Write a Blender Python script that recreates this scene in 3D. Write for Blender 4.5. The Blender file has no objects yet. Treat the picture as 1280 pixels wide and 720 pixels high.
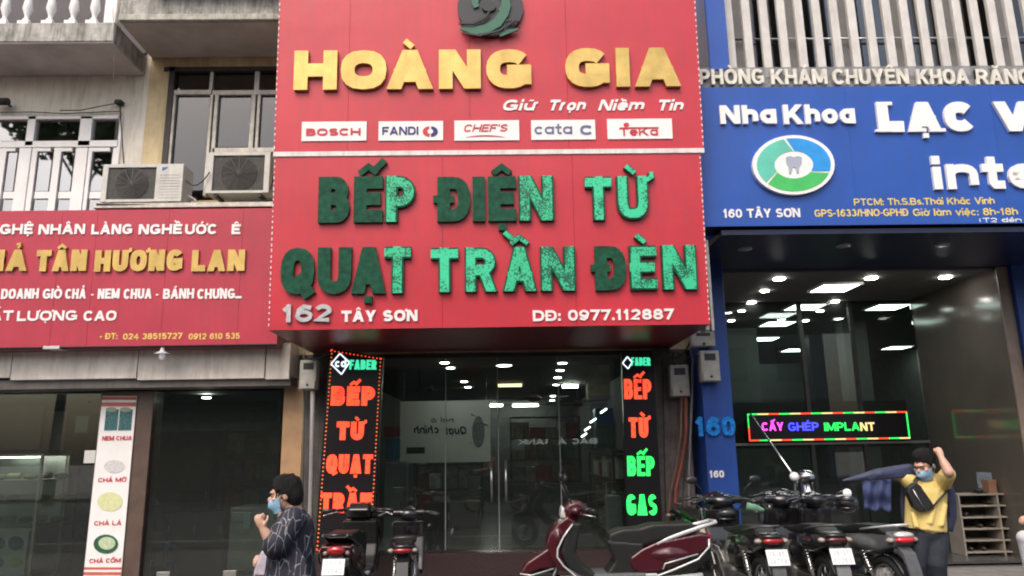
import bpy, bmesh, math, random, unicodedata
from mathutils import Vector, Matrix, noise
random.seed(7)
PI = math.pi
SC = bpy.context.scene
C = SC.collection
R = math.radians

# ------------------------------------------------------------------ camera, world, sun, exposure
F, CH = 930.0, 1.48
PITCH, ROLL, YAW = R(12.25), R(-0.95), R(1.12)
def cam_axes():
    cp, sp, cr, sr, cy, sy = math.cos(PITCH), math.sin(PITCH), math.cos(ROLL), math.sin(ROLL), math.cos(YAW), math.sin(YAW)
    def tr(v):
        x, y, z = v                                    # right, up, forward
        x, y = cr*x - sr*y, sr*x + cr*y
        y, z = cp*y + sp*z, -sp*y + cp*z
        x, z = cy*x + sy*z, -sy*x + cy*z
        return Vector((x, z, y))                       # world x, y (away), z (up)
    return tr
TR = cam_axes()
cd = bpy.data.cameras.new('camera'); cam = bpy.data.objects.new('camera', cd); C.objects.link(cam)
ax, ay, az = TR((1, 0, 0)), TR((0, 1, 0)), TR((0, 0, 1))
mt = Matrix((ax, ay, -az)).transposed().to_4x4(); mt.translation = (0, 0, CH)
cam.matrix_world = mt
cd.sensor_width = 36; cd.lens = 36*F/1280; cd.clip_start = .05; cd.clip_end = 500
SC.camera = cam
w = bpy.data.worlds.new('World'); SC.world = w; w.use_nodes = True
nt = w.node_tree; bg = nt.nodes['Background']
sky = nt.nodes.new('ShaderNodeTexSky'); sky.sky_type = 'NISHITA'; sky.sun_disc = False
SUN_EL, SUN_AZ = 52, 205          # high, behind the photographer
sky.sun_elevation = R(SUN_EL); sky.sun_rotation = R(SUN_AZ); sky.air_density = 1.0; sky.dust_density = 6.0; sky.ozone_density = .6
nt.links.new(sky.outputs[0], bg.inputs[0]); bg.inputs[1].default_value = .15
sl = bpy.data.lights.new('sun', 'SUN'); sl.energy = .55; sl.angle = R(25); sl.color = (1, .97, .93)
so = bpy.data.objects.new('sun', sl); C.objects.link(so)
sd = Vector((math.sin(R(SUN_AZ))*math.cos(R(SUN_EL)), math.cos(R(SUN_AZ))*math.cos(R(SUN_EL)), math.sin(R(SUN_EL))))
so.rotation_euler = sd.to_track_quat('Z', 'Y').to_euler()
vs = SC.view_settings; vs.view_transform = 'Standard'; vs.look = 'None'; vs.gamma = 1; vs.use_curve_mapping = False
vs.exposure = 0.66
SC.cycles.pixel_filter_type = 'BLACKMAN_HARRIS'; SC.cycles.filter_width = 2.0; SC.cycles.max_bounces = 8; SC.cycles.transparent_max_bounces = 24; SC.cycles.caustics_reflective = False; SC.cycles.caustics_refractive = False

# ------------------------------------------------------------------ pixel to place
O = Vector((0, 0, CH))
def ray(px, py): return TR(((px-640)/F, (360-py)/F, 1))
def U(px, py, Y): d = ray(px, py); return O + d*(Y/d.y)
def UZ(px, py, Z): d = ray(px, py); return O + d*((Z-CH)/d.z)
def rect(x0, y0, x1, y1, Y):
    a, b, c, d = U(x0, y0, Y), U(x1, y0, Y), U(x1, y1, Y), U(x0, y1, Y)
    return (a.x+d.x)/2, (b.x+c.x)/2, (c.z+d.z)/2, (a.z+b.z)/2       # X0 X1 Z0 Z1
def gx(px, py, Y): return U(px, py, Y).x
def gz(px, py, Y): return U(px, py, Y).z

# ------------------------------------------------------------------ materials
MATS = {}
def M(name, col, rough=.5, metal=0., var=.12, scale=6., bump=0., emit=0., ecol=None, coat=0., streak=0., scol=None, spec=.5, bscale=None):
    if name in MATS: return MATS[name]
    m = bpy.data.materials.new(name); m.use_nodes = True; MATS[name] = m
    n = m.node_tree.nodes; L = m.node_tree.links; b = n['Principled BSDF']
    tc = n.new('ShaderNodeTexCoord')
    nz = n.new('ShaderNodeTexNoise'); nz.inputs['Scale'].default_value = scale; nz.inputs['Detail'].default_value = 5; nz.inputs['Roughness'].default_value = .62
    L.new(tc.outputs['Object'], nz.inputs['Vector'])
    cr = n.new('ShaderNodeValToRGB')
    c = Vector(col)
    cr.color_ramp.elements[0].position = .3; cr.color_ramp.elements[0].color = (*(c*(1-var)), 1)
    cr.color_ramp.elements[1].position = .7; cr.color_ramp.elements[1].color = (*[min(1, v*(1+var)) for v in c], 1)
    L.new(nz.outputs['Fac'], cr.inputs['Fac']); out = cr.outputs['Color']
    if streak:
        mp = n.new('ShaderNodeMapping'); mp.inputs['Scale'].default_value = (5, 5, .7)
        n2 = n.new('ShaderNodeTexNoise'); n2.inputs['Scale'].default_value = 2.2; n2.inputs['Detail'].default_value = 7; n2.inputs['Roughness'].default_value = .7
        L.new(tc.outputs['Object'], mp.inputs[0]); L.new(mp.outputs[0], n2.inputs['Vector'])
        r2 = n.new('ShaderNodeValToRGB'); r2.color_ramp.elements[0].position = .45; r2.color_ramp.elements[1].position = .75
        r2.color_ramp.elements[0].color = (0, 0, 0, 1); r2.color_ramp.elements[1].color = (streak, streak, streak, 1)
        mx = n.new('ShaderNodeMixRGB'); mx.inputs[2].default_value = (*(scol or tuple(c*.25)), 1)
        L.new(n2.outputs['Fac'], r2.inputs[0]); L.new(r2.outputs[0], mx.inputs[0]); L.new(out, mx.inputs[1]); out = mx.outputs[0]
    L.new(out, b.inputs['Base Color'])
    b.inputs['Roughness'].default_value = rough; b.inputs['Metallic'].default_value = metal
    b.inputs['Specular IOR Level'].default_value = spec
    if coat: b.inputs['Coat Weight'].default_value = coat; b.inputs['Coat Roughness'].default_value = .08
    if bump:
        bp = n.new('ShaderNodeBump'); bp.inputs['Strength'].default_value = bump; bp.inputs['Distance'].default_value = .02
        n3 = n.new('ShaderNodeTexNoise'); n3.inputs['Scale'].default_value = bscale or scale*5; n3.inputs['Detail'].default_value = 3
        L.new(tc.outputs['Object'], n3.inputs['Vector']); L.new(n3.outputs['Fac'], bp.inputs['Height']); L.new(bp.outputs[0], b.inputs['Normal'])
    if emit:
        b.inputs['Emission Color'].default_value = (*(ecol or col), 1); b.inputs['Emission Strength'].default_value = emit
    return m
def glass(name, tint=(.8, .85, .83), refl=1.0, ior=1.5, rough=0.0, body=0.0, bodycol=(.05, .06, .06)):
    if name in MATS: return MATS[name]
    m = bpy.data.materials.new(name); m.use_nodes = True; MATS[name] = m
    n = m.node_tree.nodes; L = m.node_tree.links; n.clear()
    o = n.new('ShaderNodeOutputMaterial'); t = n.new('ShaderNodeBsdfTransparent'); t.inputs[0].default_value = (*tint, 1)
    g = n.new('ShaderNodeBsdfGlossy'); g.inputs['Roughness'].default_value = rough; g.inputs[0].default_value = (1, 1, 1, 1)
    fr = n.new('ShaderNodeFresnel'); fr.inputs[0].default_value = ior
    ml = n.new('ShaderNodeMath'); ml.operation = 'MULTIPLY'; ml.inputs[1].default_value = refl; ml.use_clamp = True
    mx = n.new('ShaderNodeMixShader'); L.new(fr.outputs[0], ml.inputs[0]); L.new(ml.outputs[0], mx.inputs[0])
    src = t.outputs[0]
    if body:
        d = n.new('ShaderNodeBsdfDiffuse'); d.inputs[0].default_value = (*bodycol, 1); m2 = n.new('ShaderNodeMixShader'); m2.inputs[0].default_value = body
        L.new(t.outputs[0], m2.inputs[1]); L.new(d.outputs[0], m2.inputs[2]); src = m2.outputs[0]
    L.new(src, mx.inputs[1]); L.new(g.outputs[0], mx.inputs[2]); L.new(mx.outputs[0], o.inputs[0])
    return m
def pattern_mat(name, base, line, rough=.7, kind='voronoi', scale=9, th=.03):
    """cloth print: pale lines on dark ground"""
    m = bpy.data.materials.new(name); m.use_nodes = True
    n = m.node_tree.nodes; L = m.node_tree.links; b = n['Principled BSDF']; b.inputs['Roughness'].default_value = rough
    tc = n.new('ShaderNodeTexCoord'); v = n.new('ShaderNodeTexVoronoi'); v.feature = 'DISTANCE_TO_EDGE'; v.inputs['Scale'].default_value = scale
    mp = n.new('ShaderNodeMapping'); mp.inputs['Rotation'].default_value = (.3, .75, .2); mp.inputs['Scale'].default_value = (1.7, 1.0, .5)
    L.new(tc.outputs['Object'], mp.inputs[0]); L.new(mp.outputs[0], v.inputs['Vector'])
    r = n.new('ShaderNodeValToRGB'); r.color_ramp.elements[0].position = 0; r.color_ramp.elements[0].color = (*line, 1)
    r.color_ramp.elements[1].position = th; r.color_ramp.elements[1].color = (*base, 1)
    n2 = n.new('ShaderNodeTexNoise'); n2.inputs['Scale'].default_value = 14; mx = n.new('ShaderNodeMixRGB'); mx.inputs[2].default_value = (*base, 1)
    r2 = n.new('ShaderNodeValToRGB'); r2.color_ramp.elements[0].position = .48; r2.color_ramp.elements[1].position = .62
    L.new(tc.outputs['Object'], n2.inputs['Vector']); L.new(n2.outputs['Fac'], r2.inputs[0]); L.new(r2.outputs[0], mx.inputs[0])
    L.new(v.outputs['Distance'], r.inputs[0]); L.new(r.outputs[0], mx.inputs[1]); L.new(mx.outputs[0], b.inputs['Base Color'])
    return m
def sequin_mat(name, on, off, fac, emit=.7, scale=70.):
    """lit green letter face with dead speckles"""
    if name in MATS: return MATS[name]
    m = bpy.data.materials.new(name); m.use_nodes = True; MATS[name] = m
    n = m.node_tree.nodes; L = m.node_tree.links; b = n['Principled BSDF']; b.inputs['Roughness'].default_value = .45
    tc = n.new('ShaderNodeTexCoord')
    n1 = n.new('ShaderNodeTexNoise'); n1.inputs['Scale'].default_value = scale*.42; n1.inputs['Detail'].default_value = 2
    n2 = n.new('ShaderNodeTexNoise'); n2.inputs['Scale'].default_value = 7; n2.inputs['Detail'].default_value = 1
    ad = n.new('ShaderNodeMath'); ad.operation = 'ADD'
    wt = n.new('ShaderNodeMath'); wt.operation = 'MULTIPLY_ADD'; wt.inputs[1].default_value = .55; wt.inputs[2].default_value = .225
    L.new(tc.outputs['Object'], n1.inputs['Vector']); L.new(tc.outputs['Object'], n2.inputs['Vector']); L.new(n1.outputs['Fac'], ad.inputs[0]); L.new(n2.outputs['Fac'], wt.inputs[0]); L.new(wt.outputs[0], ad.inputs[1])
    n1.inputs['Scale'].default_value = scale
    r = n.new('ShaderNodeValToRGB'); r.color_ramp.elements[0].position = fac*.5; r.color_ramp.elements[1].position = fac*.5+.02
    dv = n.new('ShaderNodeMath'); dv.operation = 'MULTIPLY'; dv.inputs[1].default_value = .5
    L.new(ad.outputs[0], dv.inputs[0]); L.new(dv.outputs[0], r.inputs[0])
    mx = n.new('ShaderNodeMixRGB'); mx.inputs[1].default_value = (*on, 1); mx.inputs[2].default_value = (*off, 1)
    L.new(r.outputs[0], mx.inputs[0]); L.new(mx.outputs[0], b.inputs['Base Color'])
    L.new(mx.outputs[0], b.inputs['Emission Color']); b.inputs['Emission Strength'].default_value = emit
    return m

# ------------------------------------------------------------------ mesh builder and object bookkeeping
WM = {}
class MB:
    def __init__(s): s.v = []; s.f = []; s.s = []; s.m = []; s.mi = 0
    def add(s, vs, fs, smooth=False):
        k = len(s.v); s.v += [Vector(v) for v in vs]
        for f in fs: s.f.append([i+k for i in f]); s.s.append(smooth); s.m.append(s.mi)
        return s
    def box(s, x0, x1, y0, y1, z0, z1, bev=0):
        if x0 > x1: x0, x1 = x1, x0
        if y0 > y1: y0, y1 = y1, y0
        if z0 > z1: z0, z1 = z1, z0
        if bev:
            c = Vector(((x0+x1)/2, (y0+y1)/2, (z0+z1)/2)); h = Vector(((x1-x0)/2, (y1-y0)/2, (z1-z0)/2)); bev = min(bev, *(h*.45))
            vs = []; idx = {}
            for sx in (-1, 1):
                for sy in (-1, 1):
                    for sz in (-1, 1):
                        for a in range(3):
                            p = [h.x*sx, h.y*sy, h.z*sz]; sg = (sx, sy, sz)
                            for q in range(3):
                                if q != a: p[q] -= sg[q]*bev
                            idx[(sx, sy, sz, a)] = len(vs); vs.append(c+Vector(p))
            fs = []
            for a in range(3):
                b, d = (a+1) % 3, (a+2) % 3
                for sa in (-1, 1):
                    q = []
                    for sb, sdd in ((-1, -1), (1, -1), (1, 1), (-1, 1)):
                        t = [0, 0, 0]; t[a] = sa; t[b] = sb; t[d] = sdd; q.append(idx[(*t, a)])
                    fs.append(q if sa > 0 else q[::-1])
                for sb in (-1, 1):
                    for sdd in (-1, 1):
                        t1 = [0, 0, 0]; t1[a] = -1; t1[b] = sb; t1[d] = sdd; t2 = list(t1); t2[a] = 1
                        q = [idx[(*t1, b)], idx[(*t2, b)], idx[(*t2, d)], idx[(*t1, d)]]
                        fs.append(q if sb*sdd < 0 else q[::-1])
            for sx in (-1, 1):
                for sy in (-1, 1):
                    for sz in (-1, 1):
                        q = [idx[(sx, sy, sz, a)] for a in range(3)]
                        fs.append(q if sx*sy*sz > 0 else q[::-1])
            return s.add(vs, fs)
        v = [(x0, y0, z0), (x1, y0, z0), (x1, y1, z0), (x0, y1, z0), (x0, y0, z1), (x1, y0, z1), (x1, y1, z1), (x0, y1, z1)]
        return s.add(v, [(0, 3, 2, 1), (4, 5, 6, 7), (0, 1, 5, 4), (1, 2, 6, 5), (2, 3, 7, 6), (3, 0, 4, 7)])
    def tube(s, pts, r, n=8, cap=True, flat=None):
        pts = [Vector(p) for p in pts]; rs = r if isinstance(r, (list, tuple)) else [r]*len(pts)
        rings = []; up = None
        for i, p in enumerate(pts):
            d = (pts[min(i+1, len(pts)-1)] - pts[max(i-1, 0)])
            d = d.normalized() if d.length > 1e-9 else Vector((0, 0, 1))
            if up is None: up = Vector((0, 0, 1)) if abs(d.z) < .9 else Vector((0, 1, 0))
            a = d.cross(up)
            if a.length < 1e-6: a = d.cross(Vector((1, 0, 0)))
            a.normalize(); b = a.cross(d).normalized(); up = b
            ring = []
            for k in range(n):
                t = 2*PI*k/n; rr = rs[i]
                ra, rb = rr if isinstance(rr, tuple) else (rr, rr)
                ring.append(p + a*math.cos(t)*ra + b*math.sin(t)*rb)
            rings.append(ring)
        vs = [v for g in rings for v in g]; fs = []
        for i in range(len(pts)-1):
            for k in range(n):
                fs.append((i*n+k, i*n+(k+1) % n, (i+1)*n+(k+1) % n, (i+1)*n+k))
        s.add(vs, fs, True)
        if cap:
            k0 = len(s.v)-len(vs)
            s.f.append([k0+k for k in range(n)][::-1]); s.s.append(False); s.m.append(s.mi)
            s.f.append([k0+(len(pts)-1)*n+k for k in range(n)]); s.s.append(False); s.m.append(s.mi)
        return s
    def lathe(s, c, axis, prof, n=16, smooth=True):
        """prof: (r, h) along axis from c"""
        c = Vector(c); ax = Vector(axis).normalized(); a = ax.orthogonal().normalized(); b = ax.cross(a)
        vs = []; fs = []
        for r, h in prof:
            for k in range(n):
                t = 2*PI*k/n; vs.append(c + ax*h + (a*math.cos(t)+b*math.sin(t))*r)
        for i in range(len(prof)-1):
            for k in range(n): fs.append((i*n+k, i*n+(k+1) % n, (i+1)*n+(k+1) % n, (i+1)*n+k))
        return s.add(vs, fs, smooth)
    def ball(s, c, r, n=12, m=8):
        c = Vector(c); r = r if isinstance(r, (tuple, list)) else (r, r, r)
        vs = []; fs = []
        for i in range(m+1):
            t = PI*i/m
            for k in range(n): p = 2*PI*k/n; vs.append((c.x+r[0]*math.sin(t)*math.cos(p), c.y+r[1]*math.sin(t)*math.sin(p), c.z+r[2]*math.cos(t)))
        for i in range(m):
            for k in range(n): fs.append((i*n+k, (i+1)*n+k, (i+1)*n+(k+1) % n, i*n+(k+1) % n))
        return s.add(vs, fs, True)
    def ngon(s, pts, off, both=True):
        """prism from a flat polygon pts extruded by the vector off"""
        pts = [Vector(p) for p in pts]; off = Vector(off); n = len(pts)
        vs = pts + [p+off for p in pts]
        fs = [list(range(n))[::-1], [n+i for i in range(n)]] + [(i, (i+1) % n, n+(i+1) % n, n+i) for i in range(n)]
        return s.add(vs, fs)
    def torus(s, c, axis, R_, r, n=24, m=6):
        c = Vector(c); ax = Vector(axis).normalized(); a = ax.orthogonal().normalized(); b = ax.cross(a); vs = []; fs = []
        for i in range(n):
            t = 2*PI*i/n; d = a*math.cos(t)+b*math.sin(t)
            for k in range(m): p = 2*PI*k/m; vs.append(c + d*(R_+r*math.cos(p)) + ax*r*math.sin(p))
        for i in range(n):
            for k in range(m): fs.append((i*m+k, ((i+1) % n)*m+k, ((i+1) % n)*m+(k+1) % m, i*m+(k+1) % m))
        return s.add(vs, fs, True)
    def mesh(s, name, inv=None, fix=True):
        me = bpy.data.meshes.new(name)
        vs = [inv @ v for v in s.v] if inv is not None else s.v
        me.from_pydata([tuple(v) for v in vs], [], s.f)
        me.polygons.foreach_set('use_smooth', s.s); me.polygons.foreach_set('material_index', s.m)
        if fix:
            bm = bmesh.new(); bm.from_mesh(me); bmesh.ops.recalc_face_normals(bm, faces=bm.faces); bm.to_mesh(me); bm.free()
        me.update(); return me
    def build(s, name, mats, parent=None, fix=True, kind=None):
        mats = mats if isinstance(mats, (list, tuple)) else [mats]
        if parent is not None: inv = WM[parent.name].inverted()
        else:
            xs = [v.x for v in s.v]; ys = [v.y for v in s.v]; zs = [v.z for v in s.v]
            loc = Vector(((min(xs)+max(xs))/2, (min(ys)+max(ys))/2, min(zs)))
            inv = Matrix.Translation(-loc)
        me = s.mesh(name, inv, fix)
        for m in mats: me.materials.append(m)
        o = bpy.data.objects.new(name, me); C.objects.link(o)
        if parent is not None: o.parent = parent; WM[o.name] = WM[parent.name].copy()
        else: o.location = loc; WM[o.name] = Matrix.Translation(loc)
        if kind: o['kind'] = kind
        return o
def thing(name, label, cat, loc=(0, 0, 0), rz=0, group=None, mat=None):
    o = bpy.data.objects.new(name, None); C.objects.link(o)
    m = mat if mat is not None else Matrix.Translation(loc) @ Matrix.Rotation(rz, 4, 'Z')
    o.matrix_world = m; o.location = m.to_translation(); o.rotation_euler = m.to_euler(); WM[o.name] = m.copy()
    o['label'] = label; o['category'] = cat; o.empty_display_size = .1
    if group: o['group'] = group
    return o
def tag(o, label, cat, group=None, kind=None):
    if label: o['label'] = label
    if cat: o['category'] = cat
    if group: o['group'] = group
    if kind: o['kind'] = kind
    return o
KIDS = {}
def dup(root, loc, rz, label, group=None, swap=None, scale=1.0):
    def cp(o, par):
        c = o.copy(); C.objects.link(c); WM[c.name] = Matrix()
        if par is not None:
            c.parent = par
            if swap and o.name in swap_names:
                pass
        if swap and c.type == 'MESH':
            st = o.name.split('.')[0]
            if st in swap:
                c.data = c.data.copy(); c.data.materials.clear(); c.data.materials.append(swap[st])
        for ch in ALLK.get(o.name, []): cp(ch, c)
        return c
    swap_names = ()
    ALLK = {}
    for x in bpy.data.objects:
        if x.parent: ALLK.setdefault(x.parent.name, []).append(x)
    r = cp(root, None); r.location = loc; r.rotation_euler = (0, 0, rz); r.scale = (scale,)*3
    WM[r.name] = Matrix.Translation(loc) @ Matrix.Rotation(rz, 4, 'Z')
    r['label'] = label
    if group: r['group'] = group
    return r
def organic(name, mb, mat, parent, voxel=.012, smooth=6, fac=.5, deci=None):
    me = mb.mesh('tmp', WM[parent.name].inverted() if parent else None)
    o = bpy.data.objects.new('tmp', me); C.objects.link(o)
    m = o.modifiers.new('r', 'REMESH'); m.mode = 'VOXEL'; m.voxel_size = voxel; m.use_smooth_shade = True
    if smooth: k = o.modifiers.new('s', 'SMOOTH'); k.iterations = smooth; k.factor = fac
    if deci: k = o.modifiers.new('d', 'DECIMATE'); k.ratio = deci
    dg = bpy.context.evaluated_depsgraph_get(); m2 = bpy.data.meshes.new_from_object(o.evaluated_get(dg))
    bpy.data.objects.remove(o); m2.name = name; m2.materials.clear(); m2.materials.append(mat)
    m2.polygons.foreach_set('use_smooth', [True]*len(m2.polygons))
    q = bpy.data.objects.new(name, m2); C.objects.link(q)
    if parent: q.parent = parent; WM[q.name] = WM[parent.name].copy()
    return q

# ------------------------------------------------------------------ stroke lettering
def arc(cx, cy, rx, ry, a0, a1, n=8, p=1.0):
    o = []
    for i in range(n+1):
        t = R(a0+(a1-a0)*i/n); c, s_ = math.cos(t), math.sin(t)
        o.append((cx+rx*math.copysign(abs(c)**p, c), cy+ry*math.copysign(abs(s_)**p, s_)))
    return o
X = .70   # x-height
def G_():
    g = {}
    sp = .82
    g['A'] = (1.08, [('d', 0, 0, .5, 1), ('d', 1, 0, .5, 1), ('p', [(.22, .27), (.78, .27)])])
    g['B'] = (.98, [('c', [(0, 0), (.62, 0)]+arc(.62, .26, .38, .26, -90, 90)+[(0, .52)]), ('c', [(0, .52), (.56, .52)]+arc(.56, .76, .36, .24, -90, 90)+[(0, 1)])])
    g['C'] = (1.0, [('p', arc(.5, .5, .5, .5, 38, 322, 16, sp))])
    g['D'] = (1.0, [('c', [(0, 0), (.45, 0)]+arc(.45, .5, .55, .5, -90, 90, 10, sp)+[(0, 1)])])
    g['E'] = (.88, [('p', [(1, 0), (0, 0), (0, 1), (1, 1)]), ('p', [(0, .51), (.86, .51)])])
    g['F'] = (.84, [('p', [(0, 0), (0, 1), (1, 1)]), ('p', [(0, .5), (.8, .5)])])
    g['G'] = (1.06, [('p', arc(.5, .5, .5, .5, 38, 330, 17, sp)), ('b', (1, .1), (1, .42)), ('b', (.6, .44), (1, .44))])
    g['H'] = (1.02, [('p', [(0, 0), (0, 1)]), ('p', [(1, 0), (1, 1)]), ('p', [(0, .5), (1, .5)])])
    g['I'] = (0, [('p', [(.5, 0), (.5, 1)])])
    g['K'] = (1.05, [('p', [(0, 0), (0, 1)]), ('d', .05, .42, 1, 1), ('d', .3, .5, 1, 0)])
    g['L'] = (.82, [('p', [(0, 1), (0, 0), (1, 0)])])
    g['M'] = (1.25, [('p', [(0, 0), (0, 1)]), ('p', [(1, 0), (1, 1)]), ('d', 0, 1, .5, .1), ('d', 1, 1, .5, .1)])
    g['N'] = (1.02, [('p', [(0, 0), (0, 1)]), ('p', [(1, 0), (1, 1)]), ('d', 0, 1, 1, 0)])
    g['O'] = (1.08, [('c', arc(.5, .5, .5, .5, 0, 337.5, 15, sp))])
    g['P'] = (.94, [('p', [(0, 0), (0, 1)]), ('c', [(0, .42), (.5, .42)]+arc(.5, .71, .5, .29, -90, 90)+[(0, 1)])])
    g['Q'] = (1.08, [('c', arc(.5, .5, .5, .5, 0, 337.5, 15, sp)), ('p', [(.62, .2), (.95, -.08)])])
    g['R'] = (1.0, [('p', [(0, 0), (0, 1)]), ('c', [(0, .46), (.5, .46)]+arc(.5, .73, .44, .27, -90, 90)+[(0, 1)]), ('d', .5, .46, 1, 0)])
    g['S'] = (.95, [('p', arc(.5, .75, .46, .25, 25, 270, 10)+arc(.5, .25, .5, .25, 90, -155, 10)[1:])])
    g['T'] = (.95, [('p', [(0, 1), (1, 1)]), ('p', [(.5, 0), (.5, 1)])])
    g['U'] = (1.0, [('p', [(0, 1)]+arc(.5, .38, .5, .38, 180, 360, 10, sp)+[(1, 1)])])
    g['V'] = (1.08, [('d', 0, 1, .5, 0), ('d', 1, 1, .5, 0)])
    g['X'] = (1.0, [('d', 0, 1, 1, 0), ('d', 1, 1, 0, 0)])
    g['Y'] = (1.0, [('d', 0, 1, .5, .45), ('d', 1, 1, .5, .45), ('p', [(.5, 0), (.5, .45)])])
    g['0'] = (.86, [('c', arc(.5, .5, .5, .5, 0, 337.5, 15, sp))])
    g['1'] = (.55, [('p', [(.62, 0), (.62, 1)]), ('p', [(.1, .8), (.55, .98)])])
    g['2'] = (.86, [('p', arc(.5, .7, .5, .3, 165, -20, 9)+[(.0, 0), (1, 0)])])
    g['3'] = (.86, [('p', arc(.48, .75, .46, .25, 150, -80, 8)), ('p', arc(.48, .26, .52, .26, 85, -155, 9))])
    g['4'] = (.9, [('p', [(.72, 0), (.72, 1), (0, .28), (1, .28)])])
    g['5'] = (.86, [('p', [(.9, 1), (.12, 1), (.05, .55)]+arc(.48, .32, .52, .32, 120, -155, 9))])
    g['6'] = (.88, [('c', arc(.5, .31, .5, .31, 0, 330, 11)), ('p', [(0, .33), (.12, .75), (.5, 1), (.9, .92)])])
    g['7'] = (.84, [('p', [(0, 1), (1, 1), (.35, 0)])])
    g['8'] = (.88, [('c', arc(.5, .27, .5, .27, 0, 330, 11)), ('c', arc(.5, .77, .43, .23, 0, 330, 11))])
    g['9'] = (.88, [('c', arc(.5, .69, .5, .31, 0, 330, 11)), ('p', [(1, .67), (.88, .25), (.5, 0), (.1, .08)])])
    g['-'] = (.45, [('p', [(.1, .4), (.9, .4)])])
    g['.'] = (0, [('p', [(.5, 0), (.5, .02)])])
    g[':'] = (0, [('p', [(.5, 0), (.5, .02)]), ('p', [(.5, .58), (.5, .6)])])
    g['/'] = (.5, [('p', [(0, 0), (1, 1)])])
    g["'"] = (0, [('p', [(.5, .85), (.5, 1)])])
    g['('] = (.35, [('p', arc(1, .5, 1, .6, 130, 230, 6))])
    g[')'] = (.35, [('p', arc(0, .5, 1, .6, 50, -50, 6))])
    g['a'] = (.82, [('c', arc(.5, X/2, .5, X/2, 0, 337.5, 12, .9)), ('p', [(1, 0), (1, X)])])
    g['b'] = (.82, [('c', arc(.5, X/2, .5, X/2, 0, 337.5, 12, .9)), ('p', [(0, 0), (0, 1)])])
    g['c'] = (.78, [('p', arc(.5, X/2, .5, X/2, 40, 320, 12, .9))])
    g['d'] = (.82, [('c', arc(.5, X/2, .5, X/2, 0, 337.5, 12, .9)), ('p', [(1, 0), (1, 1)])])
    g['e'] = (.82, [('p', [(0, X*.5), (1, X*.5)]+arc(.5, X/2, .5, X/2, 20, 318, 13, .9))])
    g['g'] = (.82, [('c', arc(.5, X/2, .5, X/2, 0, 337.5, 12, .9)), ('p', [(1, X), (1, -.15), (.6, -.3), (.05, -.25)])])
    g['h'] = (.8, [('p', [(0, 0), (0, 1)]), ('p', arc(.5, X-.28, .5, .28, 170, 0, 8, .9)+[(1, 0)])])
    g['i'] = (0, [('p', [(.5, 0), (.5, X-.1)]), ('p', [(.5, 1.04), (.5, 1.05)])])
    g['k'] = (.82, [('p', [(0, 0), (0, 1)]), ('d', .05, .28, 1, X), ('d', .35, .35, 1, 0)])
    g['l'] = (0, [('p', [(.5, 0), (.5, 1)])])
    g['m'] = (1.2, [('p', [(0, 0), (0, X)]), ('p', arc(.25, X-.25, .25, .25, 170, 0, 6, .9)+[(.5, 0)]), ('p', arc(.75, X-.25, .25, .25, 170, 0, 6, .9)+[(1, 0)])])
    g['n'] = (.8, [('p', [(0, 0), (0, X)]), ('p', arc(.5, X-.28, .5, .28, 170, 0, 8, .9)+[(1, 0)])])
    g['o'] = (.84, [('c', arc(.5, X/2, .5, X/2, 0, 337.5, 12, .9))])
    g['r'] = (.55, [('p', [(0, 0), (0, X)]), ('p', arc(.65, X-.32, .6, .32, 170, 70, 5))])
    g['s'] = (.7, [('p', arc(.5, X*.75, .46, X*.25, 30, 270, 8)+arc(.5, X*.25, .5, X*.25, 90, -150, 8)[1:])])
    g['t'] = (.55, [('p', [(.45, 1), (.45, .1), (.6, 0), (1, 0)]), ('p', [(0, X), (1, X)])])
    g['u'] = (.8, [('p', [(0, X)]+arc(.5, .28, .5, .28, 180, 350, 8, .9)), ('p', [(1, 0), (1, X)])])
    g['v'] = (.8, [('p', [(0, X), (.5, 0), (1, X)])])
    g['f'] = (.5, [('p', [(.4, 0), (.4, .8), (.6, 1), (1, 1)]), ('p', [(0, X), (1, X)])])
    return g
GLY = G_()
def ribbon(pts, w, closed=False, ext=0.):
    P = [Vector((p[0], p[1])) for p in pts]
    if not closed and ext:
        d = (P[0]-P[1]).normalized(); P[0] = P[0]+d*ext
        d = (P[-1]-P[-2]).normalized(); P[-1] = P[-1]+d*ext
    n = len(P); l = []; r = []
    for i in range(n):
        a = P[i-1] if (i > 0 or closed) else None; b = P[(i+1) % n] if (i < n-1 or closed) else None
        d1 = (P[i]-a).normalized() if a is not None else (b-P[i]).normalized()
        d2 = (b-P[i]).normalized() if b is not None else d1
        n1 = Vector((-d1.y, d1.x)); n2 = Vector((-d2.y, d2.x)); m = n1+n2
        if m.length < 1e-4: m = n1
        m.normalize(); k = min(1/max(m.dot(n1), .35), 1.9)
        l.append(P[i]+m*w/2*k); r.append(P[i]-m*w/2*k)
    return l, r
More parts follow.
